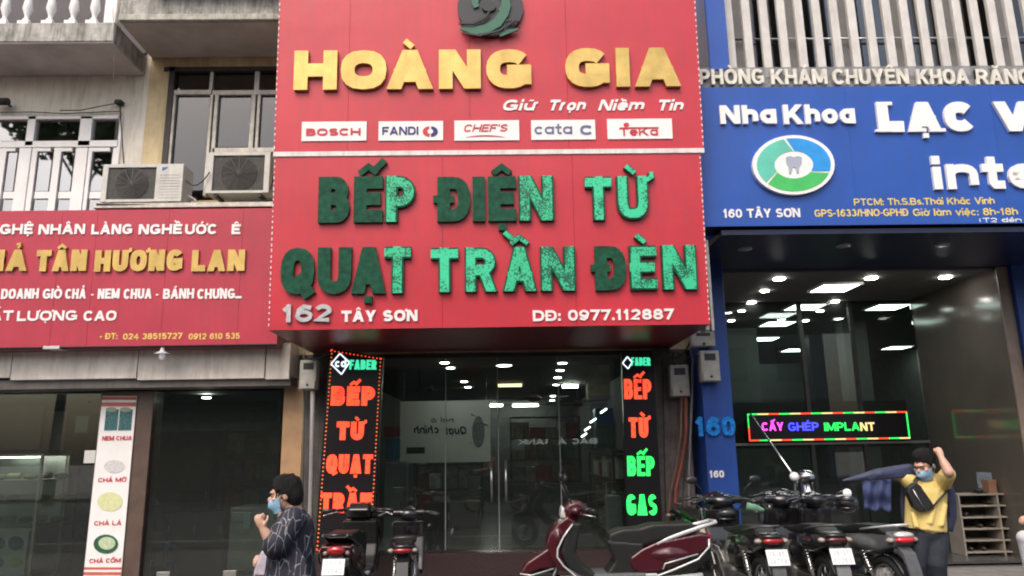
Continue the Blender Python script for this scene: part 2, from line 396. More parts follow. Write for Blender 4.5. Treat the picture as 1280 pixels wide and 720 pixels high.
def glyph_polys(ch, W, w, mark_w=None):
    """list of (left, right, closed) in a box W x 1 (unit height), plus marks"""
    dec = unicodedata.normalize('NFD', ch); base = dec[0]; marks = dec[1:]
    bar = base in 'Đđ'
    if base == 'Đ': base = 'D'
    if base == 'đ': base = 'd'
    low = base.islower()
    res = []; a = w/2
    if base in GLY:
        nat, st = GLY[base]
        def mp(u, v): return (a+u*(W-w), a+v*(1-w))
        if nat == 0:
            def mp(u, v): return (W/2, a+v*(1-w))
        for s_ in st:
            if s_[0] == 'p': pts = [mp(*p) for p in s_[1]]; res.append((*ribbon(pts, w, False, a if len(pts) < 5 or base in 'LEFU4' else 0), False))
            elif s_[0] == 'b': res.append((*ribbon([mp(*s_[1]), mp(*s_[2])], w*.86, False, a*.8), False))
            elif s_[0] == 'c':
                q = [mp(*p) for p in s_[1]]; xa = min(p[0] for p in q); xb = max(p[0] for p in q); ya = min(p[1] for p in q); yb = max(p[1] for p in q)
                cx_, cy_, hx, hy = (xa+xb)/2, (ya+yb)/2, (xb-xa)/2, (yb-ya)/2
                ox, oy = (hx+a)/hx, (hy+a)/hy; ix, iy = max(hx-a, .03)/hx, max(hy-a, .03)/hy
                res.append(([Vector((cx_+(p[0]-cx_)*ox, cy_+(p[1]-cy_)*oy)) for p in q], [Vector((cx_+(p[0]-cx_)*ix, cy_+(p[1]-cy_)*iy)) for p in q], True))
            else:
                _, u0, v0, u1, v1 = s_
                x0, y0 = mp(u0, v0); x1, y1 = mp(u1, v1)
                # horizontally cut slanted bar
                if v0 < v1: y0 -= a; y1 += a
                else: y0 += a; y1 -= a
                y0 = min(max(y0, 0), 1); y1 = min(max(y1, 0), 1)
                L_ = math.hypot(x1-x0, y1-y0); hw = a*min(L_/max(abs(y1-y0), 1e-3), 1.35)
                x0 = min(max(x0, hw-.0), max(W-hw, hw)); x1 = min(max(x1, hw), max(W-hw, hw))
                res.append(([Vector((x0-hw, y0)), Vector((x1-hw, y1))], [Vector((x0+hw, y0)), Vector((x1+hw, y1))], False))
    if bar: res.append((*ribbon([(-.09, .5), (W*.5, .5)], w*.62), False))
    mw = mark_w or min(w*.6, .13); top = (X+.12) if low else 1.07; cx = W/2
    has_c = '\u0302' in marks
    for m in marks:
        k = .17
        if m == '\u0302': res.append((*ribbon([(cx-k*1.1, top), (cx, top+.15), (cx+k*1.1, top)], mw), False))
        elif m == '\u0301':
            o = (.2, .1) if has_c else (0, 0); res.append((*ribbon([(cx-.04+o[0], top+o[1]), (cx+.14+o[0], top+.19+o[1])], mw*1.1), False))
        elif m == '\u0300':
            o = (-.2, .1) if has_c else (0, 0)
            res.append((*ribbon([(cx+.06+o[0], top+o[1]), (cx-.13+o[0], top+.17+o[1])], mw*1.1), False))
        elif m == '\u0309': res.append((*ribbon([(cx-.08, top+.17), (cx+.05, top+.2), (cx+.07, top+.1), (cx, top)], mw*.8), False))
        elif m == '\u0303': res.append((*ribbon([(cx-.2, top+.02), (cx-.1, top+.12), (cx+.05, top+.04), (cx+.18, top+.13)], mw*.8), False))
        elif m == '\u0306': res.append((*ribbon([(cx-.17, top+.15), (cx-.09, top+.03), (cx+.09, top+.03), (cx+.17, top+.15)], mw*.9), False))
        elif m == '\u0323': res.append((*ribbon([(cx-mw*.65, -.13), (cx+mw*.65, -.13)], mw*1.15), False))
        elif m == '\u031b':
            t2 = X if low else 1.0; res.append((*ribbon([(W-.05, t2-.1), (W+.08, t2-.02), (W+.07, t2+.09)], mw), False))
    return res
def nat_w(ch, w):
    dec = unicodedata.normalize('NFD', ch); b = {'Đ': 'D', 'đ': 'd'}.get(dec[0], dec[0])
    if b == ' ': return .42
    n = GLY[b][0] if b in GLY else .8
    return n if n else max(w*1.0, .1)
def add_glyph(mb, ch, W, w, H, x0, y0, org, ux, uy, n, depth, base=0., shear=0., flip=False):
    for k, (l, r, closed) in enumerate(glyph_polys(ch, W/H, w)):
        dp = depth + .0005*k
        m = len(l); vs = []
        def P(v, d):
            xx = x0+(v.x+shear*v.y)*H; yy = y0+v.y*H
            return org + ux*xx + uy*yy + n*d
        for v in l: vs.append(P(v, base+dp))
        for v in r: vs.append(P(v, base+dp))
        for v in l: vs.append(P(v, base))
        for v in r: vs.append(P(v, base))
        fs = []
        rng = range(m) if closed else range(m-1)
        for i in rng:
            j = (i+1) % m
            fs.append((i, j, m+j, m+i)); fs.append((2*m+i, 2*m+j, j, i)); fs.append((m+i, m+j, 3*m+j, 3*m+i))
        if not closed: fs += [(0, m, 3*m, 2*m), (m-1, 2*m-1, 4*m-1, 3*m-1)]
        mb.add(vs, fs)
class Plane:
    """a flat face at depth Y through pixel row py, leaning out by lean, turned by turn"""
    def __init__(s, px, py, Y, lean=0., turn=0.):
        s.o = U(px, py, Y); s.u = Vector((math.cos(turn), math.sin(turn), 0)); s.n = Vector((math.sin(turn)*math.cos(lean), -math.cos(turn)*math.cos(lean), -math.sin(lean)))
        s.v = s.u.cross(s.n)*-1
        if s.v.z < 0: s.v = -s.v
    def uv(s, px, py):
        d = ray(px, py); t = (s.o-O).dot(s.n)/d.dot(s.n); p = O+d*t-s.o
        return p.dot(s.u), p.dot(s.v)
    def P(s, u, v, d=0.): return s.o + s.u*u + s.v*v + s.n*d
    def at(s, px, py, d=0.): u, v = s.uv(px, py); return s.P(u, v, d)
    def rect(s, x0, y0, x1, y1):
        a, b, c, d = s.uv(x0, y0), s.uv(x1, y0), s.uv(x1, y1), s.uv(x0, y1)
        return (a[0]+d[0])/2, (b[0]+c[0])/2, (c[1]+d[1])/2, (a[1]+b[1])/2
    def matrix(s):
        m = Matrix((s.u, -s.n, s.v)).transposed().to_4x4(); m.translation = s.o; return m
    def slab(s, mb, u0, u1, v0, v1, d0, d1):
        vs = [s.P(u, v, d) for d in (d0, d1) for u, v in ((u0, v0), (u1, v0), (u1, v1), (u0, v1))]
        mb.add(vs, [(0, 3, 2, 1), (4, 5, 6, 7), (0, 1, 5, 4), (1, 2, 6, 5), (2, 3, 7, 6), (3, 0, 4, 7)]); return mb
def word(pl, parent, text, box, w=.2, depth=.03, mat=None, base=0., shear=0., gap=.12, joined=False, name='letter', inset=None, inmat=None, boxes=None, mats=None):
    """text fitted in the pixel box (x0, cap top, x1, baseline) of plane pl; each letter a part, or all joined (flat print)"""
    u0, u1, v0, v1 = pl.rect(*box); H = v1-v0
    chars = list(text)
    if boxes: spans = []
    tot = sum(nat_w(c, w) for c in chars) + gap*(len(chars)-1)
    avail = (u1-u0)/H - shear
    # stretch letter widths (not strokes) to fill the box
    k = avail/tot; x = 0
    jm = MB(); outs = []
    for i, c in enumerate(chars):
        W = nat_w(c, w)*k*H
        if boxes: a = pl.rect(boxes[i][0], box[1], boxes[i][1], box[3]); xo = a[0]; W = a[1]-a[0]
        else: xo = u0 + x*H
        if c != ' ':
            mb = jm if joined else MB()
            ww = min(w, W/H*.46) if nat_w(c, 0.01) > .11 else w
            add_glyph(mb, c, W, ww, H, xo, v0, pl.o, pl.u, pl.v, pl.n, depth, base, shear)
            if not joined:
                o = mb.build(name, (mats[i] if mats else mat), parent); outs.append(o)
                if inset:
                    m2 = inmat[i] if isinstance(inmat, list) else inmat
                    if m2 is not None:
                        fb = MB()
                        ins = inset*H
                        # the lit face: a thinner stroke of the same letter standing proud of the dark body
                        for kk, (l, r, cl) in enumerate(glyph_polys(c, W/H, ww)):
                            mid = [(a_+b_)/2 for a_, b_ in zip(l, r)]
                            l2 = [mm+(a_-mm)*(1-2*inset/ww) for mm, a_ in zip(mid, l)]; r2 = [mm+(b_-mm)*(1-2*inset/ww) for mm, b_ in zip(mid, r)]
                            m = len(l2); vs = [pl.P(xo+v.x*H, v0+v.y*H, base+depth+.006+.0004*kk) for v in l2+r2]
                            fb.add(vs, [(i_, (i_+1) % m, m+(i_+1) % m, m+i_) for i_ in (range(m) if cl else range(m-1))])
                        fb.build('lit_face', m2, o, fix=False)
        x += (nat_w(c, w)+gap)*k
    if joined and jm.v: outs.append(jm.build('lettering', mat, parent, kind='stuff'))
    return outs

# ------------------------------------------------------------------ palette
m_asphalt = M('asphalt', (.05, .05, .052), .9, var=.3, scale=30, bump=.4)
m_paver = M('paver', (.19, .18, .17), .85, var=.25, scale=5, bump=.2, streak=.35)
m_joint = M('paving_bed', (.07, .065, .06), .95)
m_kerb = M('kerb_stone', (.32, .31, .3), .85, var=.2, bump=.2)
m_granite = M('dark_red_granite', (.05, .032, .032), .25, var=.4, scale=60)
m_cream = M('cream_render', (.84, .80, .70), .85, var=.12, scale=2, bump=.2, streak=.5, scol=(.3, .27, .22))
m_mould = M('mouldy_concrete', (.42, .41, .38), .9, var=.45, scale=5, bump=.35, streak=.95, scol=(.05, .05, .045))
m_conc = M('stained_concrete', (.33, .31, .28), .85, var=.25, scale=3, bump=.3, streak=.6)
m_soff = M('plaster_soffit', (.52, .49, .47), .9, var=.2, scale=2, bump=.1)
m_yel = M('ochre_paint', (.66, .54, .33), .85, var=.2, scale=3, bump=.15, streak=.5, scol=(.2, .15, .08))
m_white = M('white_paint', (.84, .84, .83), .45, var=.06, scale=3, streak=.15, scol=(.45, .43, .4))
m_frame = M('dark_wood_frame', (.035, .03, .028), .6, var=.3)
m_alu = M('aged_aluminium', (.5, .48, .43), .5, metal=.25, var=.25, scale=9, streak=.4)
m_beam = M('travertine_cladding', (.76, .71, .64), .55, var=.15, scale=3, streak=.4, scol=(.22, .17, .12))
m_dark = M('dark_metal', (.03, .028, .027), .45, var=.3)
m_steel = M('brushed_steel', (.6, .6, .6), .3, metal=1, var=.12)
m_chrome = M('chrome', (.8, .8, .8), .12, metal=1, var=.05)
m_black = M('black_plastic', (.018, .018, .02), .4, var=.3, scale=12)
m_rubber = M('tyre_rubber', (.02, .02, .02), .8, var=.3, scale=30)
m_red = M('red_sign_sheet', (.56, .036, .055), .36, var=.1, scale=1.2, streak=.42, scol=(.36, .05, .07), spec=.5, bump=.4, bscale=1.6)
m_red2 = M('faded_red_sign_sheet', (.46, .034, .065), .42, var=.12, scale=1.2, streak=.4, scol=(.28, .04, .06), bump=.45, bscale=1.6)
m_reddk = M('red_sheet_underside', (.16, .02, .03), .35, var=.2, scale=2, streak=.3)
m_gold = M('gold_letter_face', (.60, .42, .13), .36, metal=.45, var=.22, scale=4, streak=.35, scol=(.36, .22, .05), bump=.08, bscale=60)
m_goldp = M('gold_print', (.8, .6, .15), .5)
m_wprint = M('white_print', (.85, .84, .83), .5, var=.04)
m_silver = M('silver_letter', (.62, .62, .64), .35, metal=.55, var=.2, scale=20)
m_green = M('dark_green_letter', (.010, .075, .042), .6, var=.45, scale=16, spec=.2)
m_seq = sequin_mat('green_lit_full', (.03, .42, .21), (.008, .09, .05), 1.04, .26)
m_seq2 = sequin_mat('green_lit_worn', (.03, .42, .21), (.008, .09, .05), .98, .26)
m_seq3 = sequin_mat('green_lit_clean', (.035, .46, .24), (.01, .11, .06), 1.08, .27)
m_blue = M('blue_sign_sheet', (.018, .085, .40), .36, var=.1, scale=1.3, streak=.45, scol=(.03, .075, .24), bump=.4, bscale=1.6)
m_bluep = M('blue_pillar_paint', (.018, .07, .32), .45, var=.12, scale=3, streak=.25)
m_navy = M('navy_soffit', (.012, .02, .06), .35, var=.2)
m_fin = M('white_fin', (.62, .6, .57), .5, var=.12, scale=4, streak=.4, scol=(.3, .28, .25))
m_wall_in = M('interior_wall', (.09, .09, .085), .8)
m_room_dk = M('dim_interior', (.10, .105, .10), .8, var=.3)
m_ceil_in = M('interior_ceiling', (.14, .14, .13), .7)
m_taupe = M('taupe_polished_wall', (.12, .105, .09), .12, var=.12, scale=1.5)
m_tan = M('tan_stone', (.42, .26, .14), .5, var=.15)
m_brown = M('brown_stone', (.11, .075, .06), .35, var=.2)
m_pipe = M('grey_pipe', (.3, .28, .28), .5, var=.15)
m_wire = M('cable', (.02, .02, .02), .6)
m_conduit = M('red_conduit', (.3, .08, .05), .55, var=.2)
m_meter = M('meter_case', (.42, .41, .38), .5, var=.15, scale=14, streak=.3)
m_lamp = M('lit_lamp', (1, .97, .9), .5, emit=40, ecol=(1, .96, .9))
m_lampdim = M('dim_lamp', (.9, .9, .88), .5, emit=.6, ecol=(.9, .95, 1))
m_panel = M('lit_panel', (.95, 1, .98), .5, emit=9, ecol=(.9, 1, .96))
m_ledr = sequin_mat('led_red', (1, .07, .025), (.42, .02, .008), 1.12, 1.0, 110)
m_ledo = sequin_mat('led_orange_red', (1, .08, .03), (.42, .02, .01), 1.12, 1.0, 110)
m_ledg = sequin_mat('led_green', (.03, .9, .13), (.01, .35, .05), 1.12, .9, 110)
m_ledt = M('led_teal', (.1, 1, .6), .5, emit=.7, ecol=(.06, .75, .4), var=.1)
m_ledw = M('led_white', (.8, .9, 1), .5, emit=.8, ecol=(.8, .9, 1))
m_ledy = M('led_yellow', (1, .8, .3), .5, emit=.7, ecol=(1, .75, .3))
m_ledm = M('led_magenta', (1, .1, .9), .5, emit=1.1, ecol=(1, .08, .8))
m_ledb = M('led_blue', (.1, .1, 1), .5, emit=1.3, ecol=(.05, .06, 1))
m_ledbox = M('led_board_black', (.012, .01, .012), .3)
g_shop = glass('shop_glass', (.66, .72, .69), 1.15, 1.5, body=.03, bodycol=(.42, .46, .42))
g_film = glass('reflective_film_glass', (.3, .33, .35), 7, 1.5, .02)
g_win = glass('window_glass', (.35, .38, .40), 1.5, 1.55)
g_dark = glass('tinted_glass', (.32, .36, .38), 2.2, 1.5)
g_case = glass('display_glass', (.85, .9, .88), 1.2, 1.5)

# ------------------------------------------------------------------ ground
YS, YF = 7.7, 9.6
b = MB().add([(-150, -150, -.35), (150, -150, -.35), (150, 150, -.35), (-150, 150, -.35)], [(0, 1, 2, 3)])
tag(b.build('ground', m_conc), None, None, kind='structure')
b = MB().box(-60, 60, -9, 5.35, -.3, -.15); tag(b.build('road', m_asphalt), None, None, kind='structure')
b = MB().box(-60, 60, -14, -9.2, -.3, -.02); tag(b.build('far_pavement', m_paver), None, None, kind='structure')
pv = MB().box(-60, 60, 5.55, YF-.02, -.3, -.006); pav = tag(pv.build('pavement', m_joint), None, None, kind='structure')
b = MB()
for i in range(60): b.box(-30+i, -30+i+.985, 5.35, 5.55, -.3, .0, .015)
b.build('kerb', m_kerb)['kind'] = 'structure'
TW = .3
tm = None
b = MB()
for r in range(-9, 0):
    for c in range(-40, 44):
        x = c*TW+(TW/2 if r % 2 else 0)
        if r >= -4 and -6.2 < x < 6.8:
            if tm is None:
                q = MB().box(-.146, .146, -.146, .146, -.03, 0, .006); tm = q.mesh('tile'); tm.materials.append(m_paver)
            o = bpy.data.objects.new('tile', tm); C.objects.link(o); o.parent = pav
            o.location = (x+TW/2-pav.location.x, YF-.17+r*TW+TW/2+.15-pav.location.y-.15, random.uniform(-.002, .002)-pav.location.z); o.rotation_euler = (random.uniform(-.004, .004), random.uniform(-.004, .004), 0)
        else: b.box(x+.004, x+TW-.004, YF-.02+r*TW, YF-.02+r*TW+TW-.008, -.03, random.uniform(-.002, .001))
o = b.build('paving_tiles', m_paver, pav); o['kind'] = 'stuff'

# ------------------------------------------------------------------ middle building (162)
BX0, BX1 = gx(352, 500, YF), gx(866, 500, YF)
gb0, gb1, gbz0, gbz1 = rect(474, 446, 822, 687, YF)
mb_ = thing('shop_house', 'ochre shop house behind the two stacked red sign boards, glass shopfront below', 'building', ((BX0+BX1)/2, 12, 0))
UX0 = gx(180, 150, YF); ZS = gz(640, 440, YF)     # underside height of sign soffit at wall
Zc = ZS
# opening of upper window
wx0, wx1, wz0, wz1 = rect(207, 84, 420, 250, YF)
b = MB(); b.box(UX0, wx0, YF, 12.5, Zc, 9.2); b.box(wx1, BX1, YF, 12.5, Zc, 9.2); b.box(wx0, wx1, YF, 12.5, wz1, 9.2); b.box(wx0, wx1, YF, 12.5, Zc, wz0)
b.build('wall', m_yel, mb_)
MB().box(wx0-.01, wx1+.01, YF+1.2, YF+1.25, wz0-.01, wz1+.01).build('curtain', M('dim_curtain', (.16, .15, .16), .9, var=.3, scale=4), mb_)
# shop room
DX0, DX1 = gx(392, 560, YF), gx(826, 560, YF)
b = MB(); D = 20.5
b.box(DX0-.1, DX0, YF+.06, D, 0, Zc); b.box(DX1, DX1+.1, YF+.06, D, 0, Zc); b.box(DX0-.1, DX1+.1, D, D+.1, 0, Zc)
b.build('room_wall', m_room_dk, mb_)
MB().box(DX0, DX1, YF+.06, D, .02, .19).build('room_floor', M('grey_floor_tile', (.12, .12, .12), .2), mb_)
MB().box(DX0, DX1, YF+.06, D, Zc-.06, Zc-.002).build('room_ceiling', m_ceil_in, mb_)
MB().box(BX0+.05, BX1-.03, YF-.2, YF+.05, 0, gbz0-.01, .01).build('step', m_granite, mb_)
# rear pillar right of glass, and left pier
px0, px1, pz0, pz1 = rect(822, 440, 866, 700, YF-.1)
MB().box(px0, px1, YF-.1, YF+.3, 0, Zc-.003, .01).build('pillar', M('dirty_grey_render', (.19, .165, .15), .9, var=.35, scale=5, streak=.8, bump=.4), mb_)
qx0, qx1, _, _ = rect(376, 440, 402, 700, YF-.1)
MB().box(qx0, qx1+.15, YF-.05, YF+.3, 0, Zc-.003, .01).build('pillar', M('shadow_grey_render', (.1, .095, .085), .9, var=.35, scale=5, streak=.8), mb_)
# glass panes
xs = [gb0, gx(557, 560, YF), gx(623, 560, YF), gx(700, 560, YF), gb1]
for i in range(4):
    MB().box(xs[i]+.006, xs[i+1]-.006, YF, YF+.012, gbz0+.005, gbz1).build('pane', g_shop, mb_, fix=True)
    if i: MB().box(xs[i]-.006, xs[i]+.006, YF-.001, YF+.013, gbz0+.01, gbz1).build('pane_joint', M('joint_grey', (.25, .27, .27), .4), mb_)
for xx in (xs[2]-.09, xs[2]+.09):
    q = MB(); q.tube([(xx, YF-.06, .85), (xx, YF-.06, 1.35)], .014, 8); q.tube([(xx, YF-.06, .92), (xx, YF-.0, .92)], .008, 6); q.tube([(xx, YF-.06, 1.28), (xx, YF-.0, 1.28)], .008, 6)
    q.build('door_handle', m_steel, mb_)
MB().box(gb0-.03, gb1+.03, YF-.02, YF+.05, gbz1, gbz1+.05).build('head_frame', m_dark, mb_)
# upper window: transom and leaves
wf = MB()
for (a, c, d, e) in [(205, 83, 212, 250), (205, 83, 420, 88)]:
    r = rect(a, c, d, e, YF-.02); wf.box(r[0], r[1], YF-.02, YF+.1, r[2], r[3])
win = wf.build('window', m_frame, mb_)
for (a, c, d, e, mm) in [(212, 88, 262, 112, g_win), (266, 88, 318, 112, g_win), (324, 88, 376, 112, g_win),
                         (215, 119, 258, 245, g_win), (269, 119, 312, 184, g_win), (324, 119, 366, 184, g_win), (269, 190, 312, 246, g_win)]:
    r = rect(a, c, d, e, YF+.05); MB().box(r[0], r[1], YF+.05, YF+.056, r[2], r[3]).build('pane', mm, win)
fr = MB()
for (a, c, d, e) in [(210, 112, 264, 118), (265, 112, 420, 118), (210, 118, 215, 245), (258, 118, 262, 245), (264, 118, 269, 245), (312, 118, 318, 185), (320, 118, 324, 185), (366, 118, 372, 185), (265, 184, 420, 190)]:
    r = rect(a, c, d, e, YF); fr.box(r[0], r[1], YF, YF+.06, r[2], r[3], .006)
fr.build('frame', m_alu, win)
fr = MB()
for (a, c, d, e) in [(262, 88, 266, 112), (318, 88, 324, 112)]:
    r = rect(a, c, d, e, YF); fr.box(r[0], r[1], YF+.005, YF+.06, r[2], r[3])
fr.build('transom_bar', m_alu, win)
# eave slab above window
ez0 = gz(260, 28, 8.72); ez1 = gz(260, 68, YF)
b = MB(); X1e = gx(400, 30, YF)
b.box(UX0+.02, X1e, 8.72, YF-.002, ez0, ez0+.34, .01); b.build('eave_slab', m_soff, mb_)
b = MB(); r = rect(150, 10, 420, 28, 8.7)
b.box(gx(150, 20, 8.7), X1e, 8.66, 8.716, ez0-.0, ez0+.09, .01); b.build('drip_edge', M('worn_white_trim', (.45, .44, .38), .8, var=.35, scale=8, streak=.8), mb_)
b = MB(); b.box(gx(150, 20, 8.7), X1e, 8.69, 8.716, ez0+.095, ez0+.6); b.build('eave_front', m_mould, mb_)
for k in range(9):
    x = gx(192+k*22, -5, 8.6); q = MB(); q.lathe((x, 8.62, ez0+.42), (0, 0, 1), [(0, 0), (.05, 0), (.05, .05), (.03, .1), (.06, .25), (.03, .45), (0, .45)], 10); q.build('baluster', m_mould, mb_)
MB().box(gx(195, 5, 8.6), X1e, 8.55, 8.69, ez0+.36, ez0+.42).build('plinth', m_mould, mb_)

# ------------------------------------------------------------------ left building
LB0 = gx(-260, 300, YF); LBX1 = gx(182, 150, YF)
lb = thing('shop_house', 'cream plastered shop house with mouldy balcony and white balusters above snack shop', 'building', (-7, 12, 0))
bzf = gz(70, 52, 8.72)                           # balcony underside
dx1 = gx(148, 200, YF); dz1 = gz(70, 145, YF)
LZ = gz(150, 488, YF)                            # shop head
b = MB()
b.box(dx1, LBX1-.003, YF-.003, 12.5, LZ+.1, 9.2); b.box(LB0, dx1, YF-.003, 12.5, dz1, 9.2); b.box(LB0, dx1, YF-.003, 12.5, LZ+.1, LZ+.35); b.build('wall', m_cream, lb)
MB().box(LB0, dx1+.1, YF+1.1, YF+1.15, LZ+.2, dz1+.1).build('inner_curtain', M('pale_room', (.2, .21, .2), .9, var=.3), lb)
# balcony
bx1 = gx(143, 40, 8.72)
b = MB(); b.box(LB0, bx1, 8.72, YF-.006, bzf, bzf+.27, .01); b.build('balcony_slab', m_mould, lb)
MB().box(LB0, bx1-.015, 8.735, YF-.01, bzf-.012, bzf-.001).build('balcony_soffit', m_soff, lb)
for px_ in (-24, 3, 30.5, 60, 88.5, 115):
    x = gx(px_+2, 15, 8.78); q = MB(); z = bzf+.27
    q.box(x-.07, x+.07, 8.74, 8.88, z, z+.05)
    q.lathe((x, 8.81, z+.05), (0, 0, 1), [(.05, 0), (.052, .03), (.026, .07), (.03, .1), (.062, .2), (.05, .3), (.025, .42), (.038, .46), (.026, .5), (.045, .55), (.05, .6)], 12)
    q.build('baluster', m_white, lb)
x = gx(141, 15, 8.78); MB().box(x-.09, x+.07, 8.74, 8.9, bzf+.27, bzf+.95, .01).build('balcony_post', m_white, lb)
MB().box(LB0, bx1, 8.72, 8.9, bzf+.92, bzf+1.02, .01).build('handrail', m_mould, lb)
MB().box(LB0, bx1, YF+.0-.06, YF-.01, bzf+.3, 9.1).build('upper_wall', M('dark_shutter', (.1, .09, .1), .7), lb)
MB().tube([U(141, 10, 8.7), U(142, 60, 8.7), U(142, 105, 9.4)], .008, 6).build('drain_rod', m_alu, lb)
# white french doors
dr = MB()
for (a, c, d, e) in [(-60, 145, 148, 149), (33, 145, 43, 182), (99, 145, 114, 182), (144, 145, 148, 262), (-60, 176, 148, 184), (-60, 145, -20, 176)]:
    r = rect(a, c, d, e, YF-.03); dr.box(r[0], r[1], YF-.03, YF+.07, r[2], r[3], .004)
dwin = dr.build('window', m_white, lb)
for (a, c, d, e) in [(-20, 149, 33, 176), (43, 149, 99, 176), (114, 149, 144, 176)]:
    r = rect(a, c, d, e, YF+.02); MB().box(r[0], r[1], YF+.02, YF+.026, r[2], r[3]).build('pane', g_film, dwin)
def leaf(a, d, panes):
    f = MB(); xs_ = [a]
    for p in panes: xs_ += [p[0], p[1]]
    xs_.append(d)
    for i in range(0, len(xs_), 2):
        r = rect(xs_[i]+.4, 184, xs_[i+1]-.4, 262, YF-.02); f.box(r[0], r[1], YF-.02, YF+.04, r[2]-.5, r[3]-.005, .004)
    for p in panes:
        for (c, e) in ((184, 189), (239, 248)):
            r = rect(p[0], c, p[1], e, YF-.02); f.box(r[0], r[1], YF-.018, YF+.038, r[2], r[3]-.006)
    o = f.build('door_leaf', m_white, lb)
    for p in panes:
        r = rect(p[0], 189, p[1], 239, YF+.01); MB().box(r[0], r[1], YF+.01, YF+.016, r[2], r[3]).build('pane', g_film, o)
        r = rect(p[0], 248, p[1], 262, YF+.01); MB().box(r[0], r[1], YF+.01, YF+.016, r[2]-.3, r[3]).build('pane', g_film, o)
leaf(-50, 35, [(-36, -16), (4, 19)]); leaf(35.5, 106, [(43, 63), (73, 90)]); leaf(106.5, 144, [(112, 137)])
# beam over the snack shop
YB = 9.2
b = []
for (a, d) in [(-260, 14), (15, 171.5), (173, 331), (332.5, 362)]:
    r = rect(a, 434, d, 474, YB); MB().box(r[0], r[1], YB, YF+.1, r[2], r[3]+.05, .004).build('cladding_panel', m_beam, lb)
r = rect(-260, 474, 362, 486, YB+.03); MB().box(r[0], r[1], YB+.06, YF+.1, r[2], r[3]-.004).build('lintel', M('grey_lintel', (.16, .15, .14), .7, streak=.4), lb)
# snack shop room
GZ0, GZ1 = 0.03, gz(180, 491, YF)
b = MB(); Dl = 14.5; lx1 = gx(352, 600, YF)
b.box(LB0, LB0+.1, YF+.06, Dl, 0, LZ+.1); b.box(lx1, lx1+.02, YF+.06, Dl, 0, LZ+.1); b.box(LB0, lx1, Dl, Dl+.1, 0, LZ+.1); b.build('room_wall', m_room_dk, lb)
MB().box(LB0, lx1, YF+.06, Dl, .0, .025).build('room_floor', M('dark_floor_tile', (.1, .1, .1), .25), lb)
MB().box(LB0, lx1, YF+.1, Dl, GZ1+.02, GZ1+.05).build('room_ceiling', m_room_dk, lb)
pl0, pl1 = gx(118, 600, YF), gx(163, 600, YF)
r = rect(-200, 492, 118, 715, YF+.02); MB().box(r[0], r[1], YF+.02, YF+.032, GZ0, GZ1).build('pane', g_shop, lb)
r = rect(170, 492, 350, 715, YF+.02); MB().box(r[0]-.05, r[1]-.02, YF+.02, YF+.032, GZ0, GZ1).build('pane', g_shop, lb)
xm = (r[0]+r[1])/2-.0
r2 = rect(0, 700, 100, 718, YF); 
for a in (r[0]+.35, r[0]+1.15):
    MB().box(a, a+.16, YF+.005, YF+.045, GZ0, GZ0+.07, .004).build('patch_fitting', m_steel, lb)
# piers
tl0, tl1, _, _ = rect(350, 490, 376, 712, YF-.02)
MB().box(tl0, tl1, YF-.03, YF+.3, 0, LZ+.1, .005).build('pier', m_tan, lb)
MB().box(LB0, tl0-.001, YF-.1, YF+.05, -.005, .028, .006).build('threshold', m_paver, lb)
bp0, bp1, _, _ = rect(128, 492, 181, 715, YF-.03)
MB().box(gx(118, 600, YF), gx(163, 600, YF)+.22, YF-.04, YF+.25, 0, GZ1+.02, .004).build('pier', m_brown, lb)

# ------------------------------------------------------------------ clinic building
cl = thing('clinic_building', 'blue clad dental clinic building with white vertical fins and tall glass front', 'building', (5, 12, 0))
CX0 = BX1+.004; CXE = gx(1560, 300, YF)
CZ = gz(1080, 336, YF)        # soffit / ceiling height
b = MB(); b.box(CX0, CXE, YF-.02, 12.5, CZ+.06, 9.2); b.build('upper_wall', m_bluep, cl)
cpx0, cpx1, _, _ = rect(867, 400, 916, 700, 9.15)
PX1 = gx(917, 520, 9.15)
MB().box(CX0+.0, PX1, 9.15, YF+.25, -.0, CZ+.05, .006).build('pillar', m_bluep, cl)
wx0_ = gx(1243, 335, YF)
MB().box(wx0_, gx(1272, 480, YF-.0)-.02, YF, 11.68, 0, CZ-.002).build('side_wall', m_taupe, cl)
jx0, jx1 = gx(1243, 335, YF), gx(1268, 400, YF)
MB().box(jx0-.0, jx1, YF-.03, YF-.002, 0, CZ-.002, .004).build('door_jamb', M('brown_jamb', (.25, .19, .15), .35, var=.15), cl)
MB().box(jx1+.005, CXE, YF-.1, YF+.3, 0, CZ+.05, .006).build('pillar', m_bluep, cl)
PG = 11.7
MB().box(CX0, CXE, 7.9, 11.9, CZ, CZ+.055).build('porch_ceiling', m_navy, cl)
MB().box(PX1-.3, wx0_+.2, YF+.02, 11.9, CZ-.03, CZ-.003).build('lobby_ceiling', m_ceil_in, cl)
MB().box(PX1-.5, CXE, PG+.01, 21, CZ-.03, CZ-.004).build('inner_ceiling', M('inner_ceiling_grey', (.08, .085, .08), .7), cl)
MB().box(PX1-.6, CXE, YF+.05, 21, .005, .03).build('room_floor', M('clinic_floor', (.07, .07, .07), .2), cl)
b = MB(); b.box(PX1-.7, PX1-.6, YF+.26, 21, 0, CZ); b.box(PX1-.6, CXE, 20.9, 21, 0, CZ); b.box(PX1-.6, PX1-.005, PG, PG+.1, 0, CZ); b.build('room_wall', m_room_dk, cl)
b = MB(); b.box(CXE-.1, CXE, PG, 21, 0, CZ); b.build('room_wall', m_room_dk, cl)
